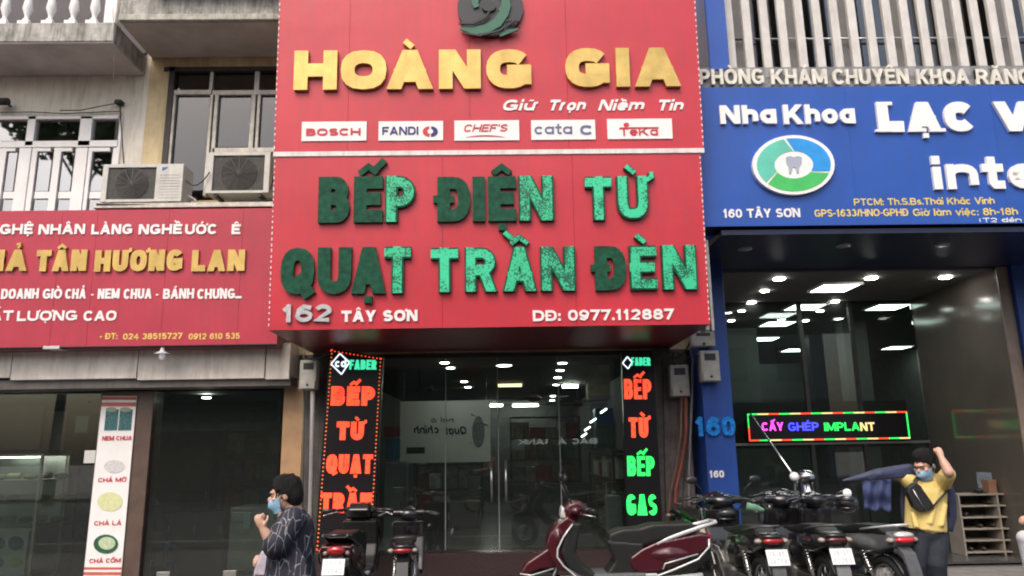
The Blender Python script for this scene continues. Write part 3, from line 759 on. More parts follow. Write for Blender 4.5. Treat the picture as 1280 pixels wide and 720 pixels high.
# inner partition glass with posts, dark counter band
ps = [PX1-.0, gx(1010, 500, PG), gx(1075, 500, PG), wx0_]
for i in range(3):
    MB().box(ps[i]+.01, ps[i+1]-.01, PG, PG+.012, .04, CZ-.035).build('pane', g_shop, cl)
for xq in ps[1:3]:
    MB().box(xq-.03, xq+.03, PG-.02, PG+.05, .03, CZ-.035).build('mullion', m_dark, cl)
zt = gz(1000, 505, PG)
MB().box(PX1, wx0_, PG-.03, PG+.06, gz(1000, 556, PG), gz(1000, 553, PG)).build('transom', M('grey_transom', (.22, .22, .21), .5), cl)
MB().box(PX1, wx0_-.01, PG+.5, PG+.55, gz(1000, 560, PG), gz(1000, 500, PG)).build('bulkhead', m_black, cl)
# dim interior masses behind the glass
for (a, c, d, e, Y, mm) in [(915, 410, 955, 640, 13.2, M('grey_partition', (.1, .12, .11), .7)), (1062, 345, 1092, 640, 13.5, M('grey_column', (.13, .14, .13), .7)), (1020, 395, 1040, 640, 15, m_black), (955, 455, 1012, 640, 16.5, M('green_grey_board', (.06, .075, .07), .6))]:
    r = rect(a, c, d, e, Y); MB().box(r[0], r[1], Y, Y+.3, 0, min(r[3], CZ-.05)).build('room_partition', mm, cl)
# fins and window band
FZ0 = gz(1080, 100, 8.3)
fx = [905+22.1*k for k in range(19)]
MB().box(CX0, CXE, 8.45, 8.5, FZ0, 9.1).build('window', M('grey_fin_backing', (.28, .27, .27), .6, var=.2), cl)
for k in range(0, 19):
    a = 913+22.1*k
    r = rect(a+2, 0, a+17, 90, 8.4); MB().box(r[0], r[1], 8.42, 8.43, r[2]-.3, 9.0).build('pane', g_dark if k % 3 else M('pale_panel', (.3, .29, .28), .6), cl)
for k, px_ in enumerate(fx):
    x = gx(px_+7, 45, 8.05); MB().box(x-.05, x+.05, 8.02, 8.08, FZ0-.1, 9.1, .006).build('fin', m_fin, cl)
z = gz(1080, 45, 8.3); MB().tube([(gx(905, 45, 8.3)-.05, 8.36, z), (CXE, 8.36, z)], .014, 8).build('tie_rod', m_steel, cl)
MB().box(CX0, gx(904, 45, 8.0), 7.85, 8.4, FZ0-.1, 9.1, .01).build('corner_panel', m_blue, cl)
MB().box(CX0, CXE, 8.3, YF, FZ0-.25, FZ0-.0).build('ledge', m_fin, cl)
print('soffit check', gz(640, 409, YS), gz(640, 440, YF), 'clinic', gz(1080, 282, 7.85), CZ)

# ------------------------------------------------------------------ main red sign (two stacked boards)
PM = Plane(612, 409, YS, R(3.2))
def pr(*a): return PM.rect(*a)
sg = thing('signboard', 'lower red sign board with green letters and phone number over glass shopfront', 'sign', mat=PM.matrix())
u0, u1, vb, vt = pr(337, 193, 887, 409); u0 = PM.uv(335, 410)[0]; u1 = PM.uv(888, 407)[0]; vb = 0.0; vt = PM.uv(612, 194)[1]
seams = [u0, PM.uv(553, 300)[0], PM.uv(718, 300)[0], u1]
for i in range(3): b = MB(); PM.slab(b, seams[i]+.0015, seams[i+1]-.0015, vb, vt, -.03, 0); b.build('panel', m_red, sg)
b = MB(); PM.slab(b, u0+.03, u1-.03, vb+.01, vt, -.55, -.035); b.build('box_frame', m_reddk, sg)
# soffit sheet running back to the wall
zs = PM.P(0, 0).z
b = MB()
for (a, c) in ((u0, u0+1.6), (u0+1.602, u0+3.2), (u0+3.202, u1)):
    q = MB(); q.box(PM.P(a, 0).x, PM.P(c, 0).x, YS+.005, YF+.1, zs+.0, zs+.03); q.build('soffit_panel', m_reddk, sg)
q = MB(); x = PM.P(u1, 0).x; q.box(x+.02, x+.06, YS+.25, YS+.45, zs-.02, gz(890, 300, YS+.3)); q.box(x+.1, x+.13, YS+.3, YS+.4, zs-.02, gz(890, 300, YS+.3)); q.build('side_rail', m_alu, sg)
dots = MB()
n_ = 30
for k in range(n_):
    v = vb+.05+(vt-vb-.1)*k/(n_-1)
    for u in (u0+.008, u1-.008): PM.slab(dots, u-.005, u+.005, v-random.uniform(.004, .02), v+random.uniform(.008, .02), 0, .006)
dots.build('edge_bulb_strip', m_wprint, sg)['kind'] = 'stuff'
kw = dict(w=.27, depth=.045, mat=m_green, inset=.035)
GB = dict(top=222, bot=278)
word(PM, sg, 'BẾP', (399, 222, 520, 279), boxes=[(399, 438), (443, 479), (482, 520)], inmat=[None, None, m_seq], **kw)
word(PM, sg, 'ĐIỆN', (545, 222, 692, 277.5), boxes=[(547, 588), (591, 606), (610, 645), (648, 692)], inmat=[None, None, None, m_seq2], **kw)
word(PM, sg, 'TỪ', (731, 222, 817, 276), boxes=[(731, 764), (770, 810)], inmat=[m_seq3, m_seq3], **kw)
word(PM, sg, 'QUẠT', (352, 310, 514, 368), boxes=[(352, 394), (398, 440), (440, 483), (481, 514)], inmat=[None, None, None, m_seq], **kw)
word(PM, sg, 'TRẦN', (539, 310, 719, 365), boxes=[(539, 573), (581, 622), (628, 671), (675, 719)], inmat=[m_seq3, m_seq3, m_seq, m_seq2], **kw)
word(PM, sg, 'ĐÈN', (741, 308, 871, 363), boxes=[(743, 782), (786, 820), (826, 870)], inmat=[None, m_seq, m_seq], **kw)
word(PM, sg, '162', (354, 381, 415, 403), w=.24, depth=.03, mat=m_silver)
word(PM, sg, 'TÂY SƠN', (427, 388, 522, 402), w=.26, depth=.015, mat=m_wprint)
word(PM, sg, 'DĐ: 0977.112887', (666, 387, 842, 400.5), w=.23, depth=.012, mat=m_wprint)
# the mark under each accent that still glows
# upper board
s2m = PM.matrix(); s2m.translation = PM.at(612, 188)
sg2 = thing('signboard', 'upper red sign board with gold letters and five white brand plates', 'sign', mat=s2m)
v0 = PM.uv(612, 187.5)[1]; v1 = PM.uv(612, -60)[1]; 
a0 = PM.uv(342, 190)[0]; a1 = PM.uv(880, 186)[0]
seams = [a0, PM.uv(436, 100)[0], PM.uv(587, 100)[0], PM.uv(709, 100)[0], a1]
for i in range(4): b = MB(); PM.slab(b, seams[i]+.0015, seams[i+1]-.0015, v0, v1, -.03, .0); b.build('panel', m_red, sg2)
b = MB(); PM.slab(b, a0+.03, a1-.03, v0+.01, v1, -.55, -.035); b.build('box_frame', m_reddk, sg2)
b = MB(); PM.slab(b, a0-.0, a1+.0, vt+.004, v0-.004, -.03, .012); b.build('divider_strip', M('white_divider', (.75, .73, .7), .5, var=.12, scale=6, streak=.4), sg2)
dots = MB()
for k in range(32):
    v = v0+.05+(v1-v0-.1)*k/31
    for u in (a0+.008, a1-.008): PM.slab(dots, u-.005, u+.005, v-random.uniform(.004, .02), v+random.uniform(.008, .02), 0, .006)
dots.build('edge_bulb_strip', m_wprint, sg2)['kind'] = 'stuff'
word(PM, sg2, 'HOÀNG', (369, 65, 665, 113.5), w=.33, depth=.05, mat=m_gold, boxes=[(369, 422.5), (427, 484), (484, 542), (549, 601), (608, 665)])
word(PM, sg2, 'GIA', (706, 62.5, 849, 110.5), w=.33, depth=.05, mat=m_gold, boxes=[(706, 762), (768.5, 786.5), (792, 849)])
for t, a, c in (('Giữ', 627, 672), ('Trọn', 684, 735), ('Niềm', 747, 808), ('Tin', 820, 857)):
    word(PM, sg2, t, (a, 125, c, 138.5), w=.23, depth=.01, mat=m_wprint, shear=.35)
def plate(x0, y0, x1, y1):
    r = pr(x0, y0, x1, y1); b = MB(); PM.slab(b, *r, .002, .012); return b.build('brand_plate', m_wprint, sg2), r
m_pr = M('red_print', (.6, .03, .05), .5); m_pn = M('navy_print', (.02, .02, .16), .5); m_pg = M('grey_print', (.12, .15, .28), .5)
def dec(parent, fn, mat, name='lettering'):
    b = MB(); fn(b); return b.build(name, mat, parent)
p, _ = plate(377.5, 152.5, 458.4, 176.5); word(PM, p, 'BOSCH', (383, 161, 451, 170), w=.26, depth=.004, mat=m_pr, base=.013)
p, _ = plate(473.5, 152, 554, 176); word(PM, p, 'FANDI', (478, 159, 523, 169), w=.2, depth=.004, mat=m_pn, base=.013)
def ell(b, cx, cy, rx, ry, d0, d1, a0_=0, a1_=360, n=20, pl=PM):
    pts = []
    for k in range(n+(0 if a1_-a0_ == 360 else 1)):
        t = R(a0_+(a1_-a0_)*k/n); pts.append(pl.at(cx+rx*math.cos(t), cy-ry*math.sin(t), d0))
    b.ngon(pts, pl.n*(d1-d0))
dec(p, lambda b: ell(b, 537, 165, 8.5, 6.5, .013, .016, 90, 270), m_pr, 'emblem')
dec(p, lambda b: ell(b, 539, 165, 8.5, 6.5, .013, .016, -90, 90), m_pn, 'emblem')
dec(p, lambda b: ell(b, 538, 165, 3.5, 3, .0165, .018), m_wprint, 'emblem_bar')
p, _ = plate(568, 151, 649, 176); word(PM, p, "CHEF'S", (579, 156, 636, 165), w=.17, depth=.004, mat=m_pr, base=.013, shear=.3)
def swoosh(b):
    top = [PM.at(582+k*5, 172-2.6*math.sin(k/10*PI), .013) for k in range(11)]; bot = [PM.at(582+k*5, 172-0.8*math.sin(k/10*PI), .013) for k in range(11)]
    b.ngon(top+bot[::-1][1:-1], PM.n*.003)
dec(p, swoosh, m_pr, 'swoosh')
p, _ = plate(664, 150.5, 744, 175); word(PM, p, 'cata', (668, 155.5, 715, 168), w=.17, depth=.004, mat=m_pg, base=.013); word(PM, p, 'C', (725, 157, 741, 169), w=.25, depth=.004, mat=m_pg, base=.013)
p, _ = plate(759, 149, 840, 174); word(PM, p, 'TeKa', (774, 160, 822, 170), w=.2, depth=.004, mat=m_pr, base=.013)
dec(p, lambda b: (ell(b, 782.5, 156.5, 3.6, 2.6, .013, .017), PM.slab(b, *pr(775, 159.6, 823, 161.4), .013, .0175)), m_pr, 'emblem')
# round emblem at the top: black disc, green swirl like a curled leaf
def swirl(): 
    e = MB(); ell(e, 613, 12, 41, 36, .004, .05, n=36); d = e.build('emblem_disc', M('charcoal_disc', (.03, .03, .04), .5), sg2)
    def rib(pts, ws, d0, m_):
        L_ = []; R__ = []
        for i, p in enumerate(pts):
            q0 = Vector(pts[max(i-1, 0)]); q1 = Vector(pts[min(i+1, len(pts)-1)]); t = (q1-q0).normalized(); n_ = Vector((-t.y, t.x)); p = Vector(p)
            L_.append(p+n_*ws[i]/2); R__.append(p-n_*ws[i]/2)
        b = MB(); n = len(pts)
        vs = [PM.at(v.x, v.y, d0+.02) for v in L_+R__]+[PM.at(v.x, v.y, d0) for v in L_+R__]
        fs = []
        for i in range(n-1): fs += [(i, i+1, n+i+1, n+i), (2*n+i, 2*n+i+1, i+1, i), (n+i, n+i+1, 3*n+i+1, 3*n+i)]
        b.add(vs, fs); b.build('emblem_swirl', m_, d)
    mg = M('emblem_green', (.03, .14, .085), .5); mk = M('emblem_black', (.012, .014, .018), .5)
    rib([(613+19*math.cos(R(t)), 6-17*math.sin(R(t))) for t in range(-50, 215, 15)], [15-abs(i-8)*.9 for i in range(18)], .052, mg)
    rib([(576, 38), (592, 42), (608, 40), (622, 32), (630, 20), (633, 8)], [5, 9, 11, 12, 12, 12], .0525, mg)
    rib([(574, 34), (592, 34), (606, 27), (612, 20)], [2, 3, 3, 2], .074, mk)
    rib([(578, 46), (600, 49), (624, 43), (645, 30)], [1.5, 2.5, 2.5, 1.5], .074, mk)
    rib([(632, 31), (650, 31)], [2, 2], .0735, mk); rib([(624, 46), (648, 40)], [8, 2], .053, mg)
    e = MB(); ell(e, 611, 12, 9, 6.5, .053, .078); e.build('emblem_eye', M('emblem_dark', (.01, .02, .02), .5), d)
swirl()

# ------------------------------------------------------------------ left red sign
PL = Plane(170, 431, 8.92, R(1.5))
sl_ = thing('signboard', 'faded red snack shop sign board with gold name, left of the tall red boards', 'sign', mat=PL.matrix())
lv0, lv1 = PL.uv(170, 432)[1], PL.uv(170, 262)[1]; le = PL.uv(346, 430)[0]
ss = [PL.uv(p_, 350)[0] for p_ in (-250, -60, 70, 115, 206, 300)]+[le]
for i in range(6): b = MB(); PL.slab(b, ss[i]+.0015, ss[i+1]-.0015, lv0, lv1, -.03, 0); b.build('panel', m_red2, sl_)
b = MB(); PL.slab(b, ss[0], le-.01, lv0-.03, lv1-.02, -.4, -.035); b.build('box_frame', m_reddk, sl_)
b = MB(); PL.slab(b, ss[0], le, lv0-.012, lv0-.002, -.035, .006); b.build('bottom_trim', m_dark, sl_)
for t, a, c in (('NGHỆ', -14, 42), ('NHÂN', 49, 107), ('LÀNG', 115, 166), ('NGHỀ', 174, 228), ('ƯỚC', 232, 272), ('Ê', 290, 301)):
    word(PL, sl_, t, (a, 280.5, c, 293), w=.24, depth=.012, mat=m_wprint)
for t, a, c in (('CHẢ', -45, 36), ('TÂN', 47, 110), ('HƯƠNG', 120, 230), ('LAN', 241, 307)):
    word(PL, sl_, t, (a, 313, c, 339.5), w=.29, depth=.03, mat=m_gold)
for t, a, c in (('DOANH', 2, 49), ('GIÒ', 54, 78), ('CHẢ', 82, 108), ('- NEM', 114, 150), ('CHUA', 155, 190), ('- BÁNH', 195, 243), ('CHƯNG...', 247, 302)):
    word(PL, sl_, t, (a, 361, c, 373.5), w=.22, depth=.008, mat=m_wprint, gap=.09)
for t, a, c in (('CHẤT', -42, 17), ('LƯỢNG', 22, 97), ('CAO', 105, 146)): word(PL, sl_, t, (a, 388.5, c, 401), w=.23, depth=.008, mat=m_wprint)
for t, a, c in (('- ĐT:', 125, 147), ('024 38515727', 154, 228), ('0912 610 535', 236, 300)): word(PL, sl_, t, (a, 416.5, c, 424), w=.2, depth=.004, mat=m_goldp, joined=True)

# ------------------------------------------------------------------ clinic sign
PC = Plane(1080, 281, 7.85, R(1.0))
sc_ = thing('signboard', 'blue dental clinic sign board with white lettering and round tooth emblem', 'sign', mat=PC.matrix())
cu0 = PC.uv(884, 200)[0]; cu1 = PC.uv(1560, 200)[0]; cv1 = PC.uv(1080, 108)[1]; cu0 = PM.P(a1, 0).x-PC.o.x-.02
cs = [cu0, PC.uv(1065, 200)[0], PC.uv(1250, 200)[0], PC.uv(1400, 200)[0], cu1]
for i in range(4): b = MB(); PC.slab(b, cs[i]+.001, cs[i+1]-.001, 0, cv1, -.03, 0); b.build('panel', m_blue, sc_)
b = MB(); PC.slab(b, cu0, cu1, .005, cv1-.01, -.4, -.035); b.build('box_frame', m_navy, sc_)
r = PC.rect(873, 80, 1560, 107)
b = MB(); PC.slab(b, cu0-.0, cu1, cv1+.006, r[3], -.06, -.045); b.build('letter_rail', glass('acrylic_rail', (.75, .75, .75), 1, 1.45, .2, body=.4, bodycol=(.4, .4, .41)), sc_)
for t, a, c in (('PHÒNG', 874, 955), ('KHÁM', 964, 1034), ('CHUYÊN', 1041, 1136), ('KHOA', 1146, 1211), ('RĂNG', 1220, 1290), ('HÀM', 1300, 1350), ('MẶT', 1360, 1410)):
    word(PC, sc_, t, (a, 86, c, 105), w=.2, depth=.03, mat=M('weathered_white_letter', (.72, .7, .62), .5, var=.25, scale=9, streak=.3), base=-.03)
kw = dict(depth=.035, mat=m_wprint)
word(PC, sc_, 'Nha', (899, 133, 969, 156), w=.27, **kw); word(PC, sc_, 'Khoa', (978, 132, 1067, 156), w=.25, **kw)
LV = word(PC, sc_, 'LẠC', (1095, 129, 1217, 166), w=.36, **kw)
for a, c in ((1093, 1113),):  # slab serifs of the L and A
    for y in (129, 166):
        q = MB(); rr = PC.rect(a, y-(-1 if y > 140 else 0)*0-3 if y > 140 else y, c, y if y > 140 else y+4); PC.slab(q, *rr, .0, .037); q.build('serif', m_wprint, sc_)
q = MB(); PC.slab(q, *PC.rect(1136, 162, 1156, 166), 0, .0375); q.build('serif', m_wprint, sc_)
q = MB(); PC.slab(q, *PC.rect(1160, 162, 1180, 166), 0, .0375); q.build('serif', m_wprint, sc_)
word(PC, sc_, 'VIỆT', (1241, 128, 1400, 165), w=.36, **kw)
word(PC, sc_, 'inter', (1163, 197, 1330, 237), w=.25, **kw)
for t, a, y0, c, y1, m_ in (('PTCM: Th.S.Bs.Thái Khắc Vinh', 1067, 247.5, 1243, 256, m_goldp), ('GPS-1633/HNO-GPHĐ', 1018, 261.5, 1135, 270.5, m_goldp), ('Giờ làm việc: 8h-18h', 1141, 260.5, 1272, 269.5, m_goldp), ('(T2 đến T7-CN)', 1224, 272, 1330, 277.5, m_wprint)):
    word(PC, sc_, t, (a, y0, c, y1), w=.17, depth=.004, mat=m_, joined=True)
word(PC, sc_, '160 TÂY SƠN', (904, 261, 1000, 272), w=.2, depth=.006, mat=m_wprint)
e = MB(); ell(e, 990, 208, 51, 37, .0, .05, pl=PC, n=40); em = e.build('emblem_disc', m_wprint, sc_)
for a0_, a1_, m_ in ((92, 208, M('mint_print', (.12, .55, .42), .4)), (-28, 88, M('sky_blue_print', (.02, .3, .75), .4)), (212, 328, M('leaf_green_print', (.06, .5, .12), .4))):
    b = MB(); n = 14; outer = []; inner = []
    for k in range(n+1):
        t = R(a0_+(a1_-a0_)*k/n); t2 = R(a0_+14+(a1_-a0_)*k/n)
        outer.append(PC.at(990+46*math.cos(t2), 208-33*math.sin(t2), .051)); inner.append(PC.at(990+24*math.cos(t), 208-17*math.sin(t), .051))
    m = n+1; b.add(outer+inner+[v+PC.n*.003 for v in outer+inner], [(2*m+i, 2*m+i+1, 3*m+i+1, 3*m+i) for i in range(n)]+[(i, i+1, 2*m+i+1, 2*m+i) for i in range(n)]); b.build('emblem_segment', m_, em)
b = MB(); b.ngon([PC.at(990+x_, 208+y_, .051) for x_, y_ in ((-10, -9), (-5, -11), (0, -9.5), (5, -11), (10, -9), (9.5, -2), (6.5, 3), (6, 11), (3.5, 11), (1.5, 3.5), (-1.5, 3.5), (-3.5, 11), (-6, 11), (-6.5, 3), (-9.5, -2))], PC.n*.006)
b.build('tooth', M('tooth_grey', (.35, .4, .48), .4), em)

# ------------------------------------------------------------------ vertical LED boards
def led_board(quad, Y, label, border):
    """quad: pixel corners TL TR BR BL on the plane Y"""
    p = [U(x_, y_, Y) for x_, y_ in quad]
    org = p[3]; ux = (p[2]-p[3]); W = ux.length; uy = (p[0]-p[3]); H = uy.length
    uxn, uyn = ux.normalized(), uy.normalized(); n = Vector((0, -1, 0))
    class Q: pass
    pl = Plane.__new__(Plane); pl.o = org; pl.u = uxn; pl.v = (uyn - uxn*uyn.dot(uxn)).normalized(); pl.n = pl.v.cross(pl.u)*-1
    if pl.n.y > 0: pl.n = -pl.n
    m = Matrix((pl.u, -pl.n, pl.v)).transposed().to_4x4(); m.translation = org
    t = thing('led_sign', label, 'LED sign', mat=m)
    b = MB(); b.add([v+n*d for d in (0, .0) for v in p][:0], [])
    vs = [v for v in p]+[v+Vector((0, .09, 0)) for v in p]
    b.add(vs, [(0, 1, 2, 3), (7, 6, 5, 4), (0, 4, 5, 1), (1, 5, 6, 2), (2, 6, 7, 3), (3, 7, 4, 0)]); b.build('case', m_ledbox, t)
    if border:
        for j, mm in enumerate((m_ledr, M('led_dim_orange', (.6, .3, .05), .5, emit=.35, ecol=(1, .5, .08)))):
            b = MB()
            for e in range(4):
                A, B = p[e], p[(e+1) % 4]; L_ = (B-A).length; k_ = int(L_/.045); cen = sum(p, Vector())/4
                for i in range(k_):
                    if (i % 2) != j and e in (1, 3) or (e in (0, 2) and j): continue
                    c = A.lerp(B, (i+.5)/k_); dd = (B-A).normalized(); inn = n.cross(dd); inn = inn if (cen-c).dot(inn) > 0 else -inn
                    c = c+inn*.03+n*.002; s_ = .0075
                    b.add([c-dd*s_-inn*s_, c+dd*s_-inn*s_, c+dd*s_+inn*s_, c-dd*s_+inn*s_], [(0, 1, 2, 3)])
            o = b.build('led_border', mm, t, fix=False); o['kind'] = 'stuff'
    return t, pl
t, pl = led_board([(412, 435), (479, 446), (466, 690), (393, 690)], 8.9, 'tall black LED sign edged in red dots with red lettering, left of glass shopfront', True)
lk = dict(depth=.008, base=.004)
word(pl, t, 'FABER', (437, 450, 471, 462), w=.24, mat=m_ledt, **lk)
b = MB(); 
for a_, c_ in (((414, 455), (425, 442)), ((425, 442), (437, 453)), ((437, 453), (427, 468)), ((427, 468), (414, 455))): b.tube([pl.at(*a_, .008), pl.at(*c_, .008)], .008, 4)
word(pl, b.build('diamond_logo', m_ledw, t), 'cd', (419, 449, 433, 459), w=.2, mat=m_ledw, **lk)
word(pl, t, 'BẾP', (414, 483, 469, 507), w=.31, mat=m_ledr, **lk); word(pl, t, 'TỪ', (421, 527, 455, 550), w=.31, mat=m_ledr, **lk)
word(pl, t, 'QUẠT', (408, 568, 466, 592), w=.31, mat=m_ledr, **lk); word(pl, t, 'TRẦN', (401, 616, 465, 641), w=.31, mat=m_ledr, **lk)
t, pl = led_board([(777, 441), (816, 439), (829, 668), (784, 668)], 9.2, 'narrow black LED sign with red and green words, beside the electricity meters', False)
word(pl, t, 'FABER', (789, 447, 813, 457), w=.24, mat=m_ledt, **lk)
b = MB()
for a_, c_ in (((778, 454), (784, 446)), ((784, 446), (790, 453)), ((790, 453), (785, 461)), ((785, 461), (778, 454))): b.tube([pl.at(*a_, .008), pl.at(*c_, .008)], .008, 4)
b.build('diamond_logo', m_ledw, t)
word(pl, t, 'BẾP', (780, 474, 814, 499), w=.3, mat=m_ledo, **lk); word(pl, t, 'TỪ', (786, 522, 810, 547), w=.3, mat=m_ledo, **lk)
word(pl, t, 'BẾP', (784, 570, 818, 595), w=.3, mat=m_ledg, **lk); word(pl, t, 'GAS', (783, 618, 821, 644), w=.3, mat=m_ledg, **lk)
# implant LED strip in the clinic
PI_ = Plane(1036, 550, PG-.12)
t = thing('led_sign', 'long black LED strip sign with colourful words and striped border in clinic', 'LED sign', mat=PI_.matrix())
r = PI_.rect(935, 515.5, 1136, 550); b = MB(); PI_.slab(b, *r, -.05, 0); b.build('case', m_ledbox, t)
segs = []
Wd = r[1]-r[0]; Hh = r[3]-r[2]
for j, mm in enumerate((m_ledg, m_ledr, m_ledy)):
    b = MB(); n = 15
    for i in range(n):
        if [0, 2, 1][i % 3] == j: a = r[0]+Wd*i/n; PI_.slab(b, a, a+Wd/n, r[3]-.022, r[3], 0, .004)
        if [1, 0, 2][i % 3] == j: a = r[0]+Wd*i/n; PI_.slab(b, a, a+Wd/n, r[2], r[2]+.022, 0, .004)
    if j == 0: PI_.slab(b, r[1]-.022, r[1], r[2]+.022, r[3]-.022, 0, .004); PI_.slab(b, r[0], r[0]+.02, r[2]+Hh*.5, r[3]-.022, 0, .004)
    if j == 1: PI_.slab(b, r[0], r[0]+.02, r[2]+.022, r[2]+Hh*.5, 0, .004)
    b.build('led_border', mm, t, kind='stuff')
word(PI_, t, 'CẤY', (952, 528, 979, 538.5), w=.2, mat=m_ledm, **lk); word(PI_, t, 'GHÉP', (985, 528, 1023, 538.5), w=.2, mat=m_ledb, **lk)
word(PI_, t, 'IMPLA', (1030, 528, 1074, 538.5), w=.2, mat=m_ledg, **lk); word(PI_, t, 'NT', (1075, 528, 1093, 538.5), w=.2, mat=m_ledy, **lk)

# house numbers on the blue pillar
PN = Plane(893, 545, 9.145)
t = thing('house_number', 'raised cyan number 160 on blue pillar above the small white digits', 'house number', mat=PN.matrix())
word(PN, t, '160', (869, 521, 918, 545), w=.24, depth=.04, mat=M('cyan_letter', (.012, .16, .5), .3, emit=.08, ecol=(.02, .3, .8), var=.8, scale=22))
PN2 = Plane(896, 597, 9.145)
t = thing('house_number', 'small white stencilled number low on the blue pillar', 'house number', mat=PN2.matrix())
word(PN2, t, '160', (887, 588, 905, 597), w=.22, depth=.004, mat=m_wprint)

# ------------------------------------------------------------------ poster pillar of the snack shop
pp = [U(128, 495, YF-.06), U(171, 495, YF-.06), U(151, 722, YF-.06), U(104, 722, YF-.06)]
PP = Plane(128, 722, YF-.06)
t = thing('poster', 'tall white poster of snack photos on pillar of the snack shop', 'poster', loc=pp[3])
b = MB(); b.add(pp+[v+Vector((0, .012, 0)) for v in pp], [(0, 1, 2, 3), (7, 6, 5, 4), (0, 4, 5, 1), (1, 5, 6, 2), (2, 6, 7, 3), (3, 7, 4, 0)]); b.build('sheet', m_wprint, t)
def xat(y, f): return (128+(104-128)*(y-495)/227)*(1-f)+(171+(151-171)*(y-495)/227)*f
for y0, y1 in ((496, 500), (503, 508), (709, 712), (715, 719)):
    q = MB(); q.add([PP.at(xat(y0, .0), y0, .003), PP.at(xat(y0, 1), y0, .003), PP.at(xat(y1, 1), y1, .003), PP.at(xat(y1, .0), y1, .003)], [(0, 1, 2, 3)]); q.build('stripe', M('poster_red', (.55, .13, .1), .5), t, fix=False)
def pic(cx, cy, rx, ry, mat, d): e = MB(); ell(e, cx, cy, rx, ry, d, d+.002, pl=PP, n=18); e.build('picture', mat, t)
m_bam = M('bamboo_roll_print', (.04, .13, .14), .5, var=.7, scale=40)
for cx in (139.5, 157): 
    q = MB(); rr = PP.rect(cx-8, 512, cx+8, 538); PP.slab(q, *rr, .003, .005); q.build('picture', m_bam, t); pic(cx, 512, 7, 3, M('bamboo_end_print', (.3, .35, .25), .5), .0055); 
pic(143, 583, 13, 8, M('faint_print', (.62, .62, .62), .5, var=.2, scale=40), .003)
pic(137.5, 627, 16, 12, M('pale_yellow_print', (.66, .68, .38), .5, var=.1, scale=20), .003)
pic(132.5, 680, 15.5, 12, M('dark_leaf_print', (.02, .1, .05), .5, var=.6, scale=30), .003); pic(134, 679, 10.5, 8, M('cut_roll_print', (.5, .6, .4), .5, var=.2, scale=30), .0055)
for s_, y, a, c in (('NEM CHUA', 545, 128, 165), ('CHẢ MỠ', 597, 123, 158), ('CHẢ LÁ', 651, 118, 152), ('CHẢ CỐM', 698, 112, 151)):
    word(PP, t, s_, (a, y, c, y+5.5), w=.2, depth=.003, base=.003, mat=m_pr, joined=True)

# ------------------------------------------------------------------ motorbikes
m_maroon = M('maroon_paint', (.055, .006, .011), .25, var=.1, coat=.35)
m_bblack = M('gloss_black_paint', (.012, .012, .014), .22, var=.2, coat=.5)
m_bgrey = M('grey_paint', (.16, .17, .18), .3, metal=.4, var=.1, coat=.3)
m_seat = M('black_vinyl', (.009, .010, .009), .5, var=.2, scale=30, bump=.1)
m_mud = M('grey_plastic', (.09, .095, .1), .6, var=.2, scale=20)
m_tail = M('red_lens', (.32, .01, .012), .15, coat=.5, var=.1)
m_clear = M('clear_lens', (.34, .28, .25), .2, coat=.4, var=.15)
m_amber = M('amber_lens', (.8, .2, .02), .2, coat=.4)
m_plate = M('plate_white', (.82, .83, .84), .4, var=.05)
m_plt = M('plate_digits', (.42, .42, .46), .5)
m_cast = M('cast_metal', (.12, .12, .12), .45, metal=.6, var=.3, scale=20)
m_silv = M('silver_plastic', (.62, .63, .63), .28, metal=.3, var=.08)

def poly_solid(mb, pts, hw, n=3):
    """side outline pts (x, z) given half width hw, edges rounded in later by the remesh"""
    for k in range(1):
        mb.ngon([(p[0], -hw, p[1]) for p in pts], (0, 2*hw, 0))
def wheel(parent, x, r, tr, spokes=True, w=.9):
    wn = MB(); wn.torus((x, 0, r), (0, 1, 0), r-tr, tr, 28, 8); wh = wn.build('wheel', m_rubber, parent)
    q = MB(); q.torus((x, 0, r), (0, 1, 0), r-tr*1.9, tr*.35, 28, 6); q.build('rim', m_steel, wh)
    q = MB(); q.lathe((x, -.05, r), (0, 1, 0), [(.0, 0), (.045, 0), (.05, .02), (.05, .08), (.045, .1), (0, .1)], 12); q.build('hub', m_cast, wh)
    q = MB(); n = 20 if spokes else 5
    for k in range(n):
        t = 2*PI*k/n; d = Vector((math.cos(t), 0, math.sin(t))); q.tube([Vector((x, (.03 if k % 2 else -.03), r))+d*.04, Vector((x, 0, r))+d*(r-tr*1.9)], .003 if spokes else .014, 5)
    q.build('spokes', m_steel if spokes else m_cast, wh)
    return wh
def plate_text(x, z, tilt, txt):
    c = Vector((x, 0, z)); up = Vector((math.sin(tilt), 0, math.cos(tilt))); n = Vector((-math.cos(tilt), 0, math.sin(tilt))); q = MB()
    for ln, yy, x0, x1 in ((txt[0], .012, -.075, .075), (txt[1], -.056, -.085, .085)):
        W = (x1-x0)/len(ln)
        for i, ch in enumerate(ln): add_glyph(q, ch, W*.78, .17, .044, x0+i*W, yy, c, Vector((0, -1, 0)), up, n, .0055)
    return q
def plate_(parent, x, z, tilt, txt):
    c = Vector((x, 0, z)); up = Vector((math.sin(tilt), 0, math.cos(tilt))); n = Vector((-math.cos(tilt), 0, math.sin(tilt)))
    q = MB(); vs = []
    for d in (0, .004):
        for a, b_ in ((-.1, -.07), (.1, -.07), (.1, .07), (-.1, .07)): vs.append(c+Vector((0, -a, 0))+up*b_+n*d)
    q.add(vs, [(0, 3, 2, 1), (4, 5, 6, 7), (0, 1, 5, 4), (1, 2, 6, 5), (2, 3, 7, 6), (3, 0, 4, 7)]); o = q.build('number_plate', m_plate, parent)
    plate_text(x, z, tilt, txt).build('lettering', m_plt, o, kind='stuff')
    return o
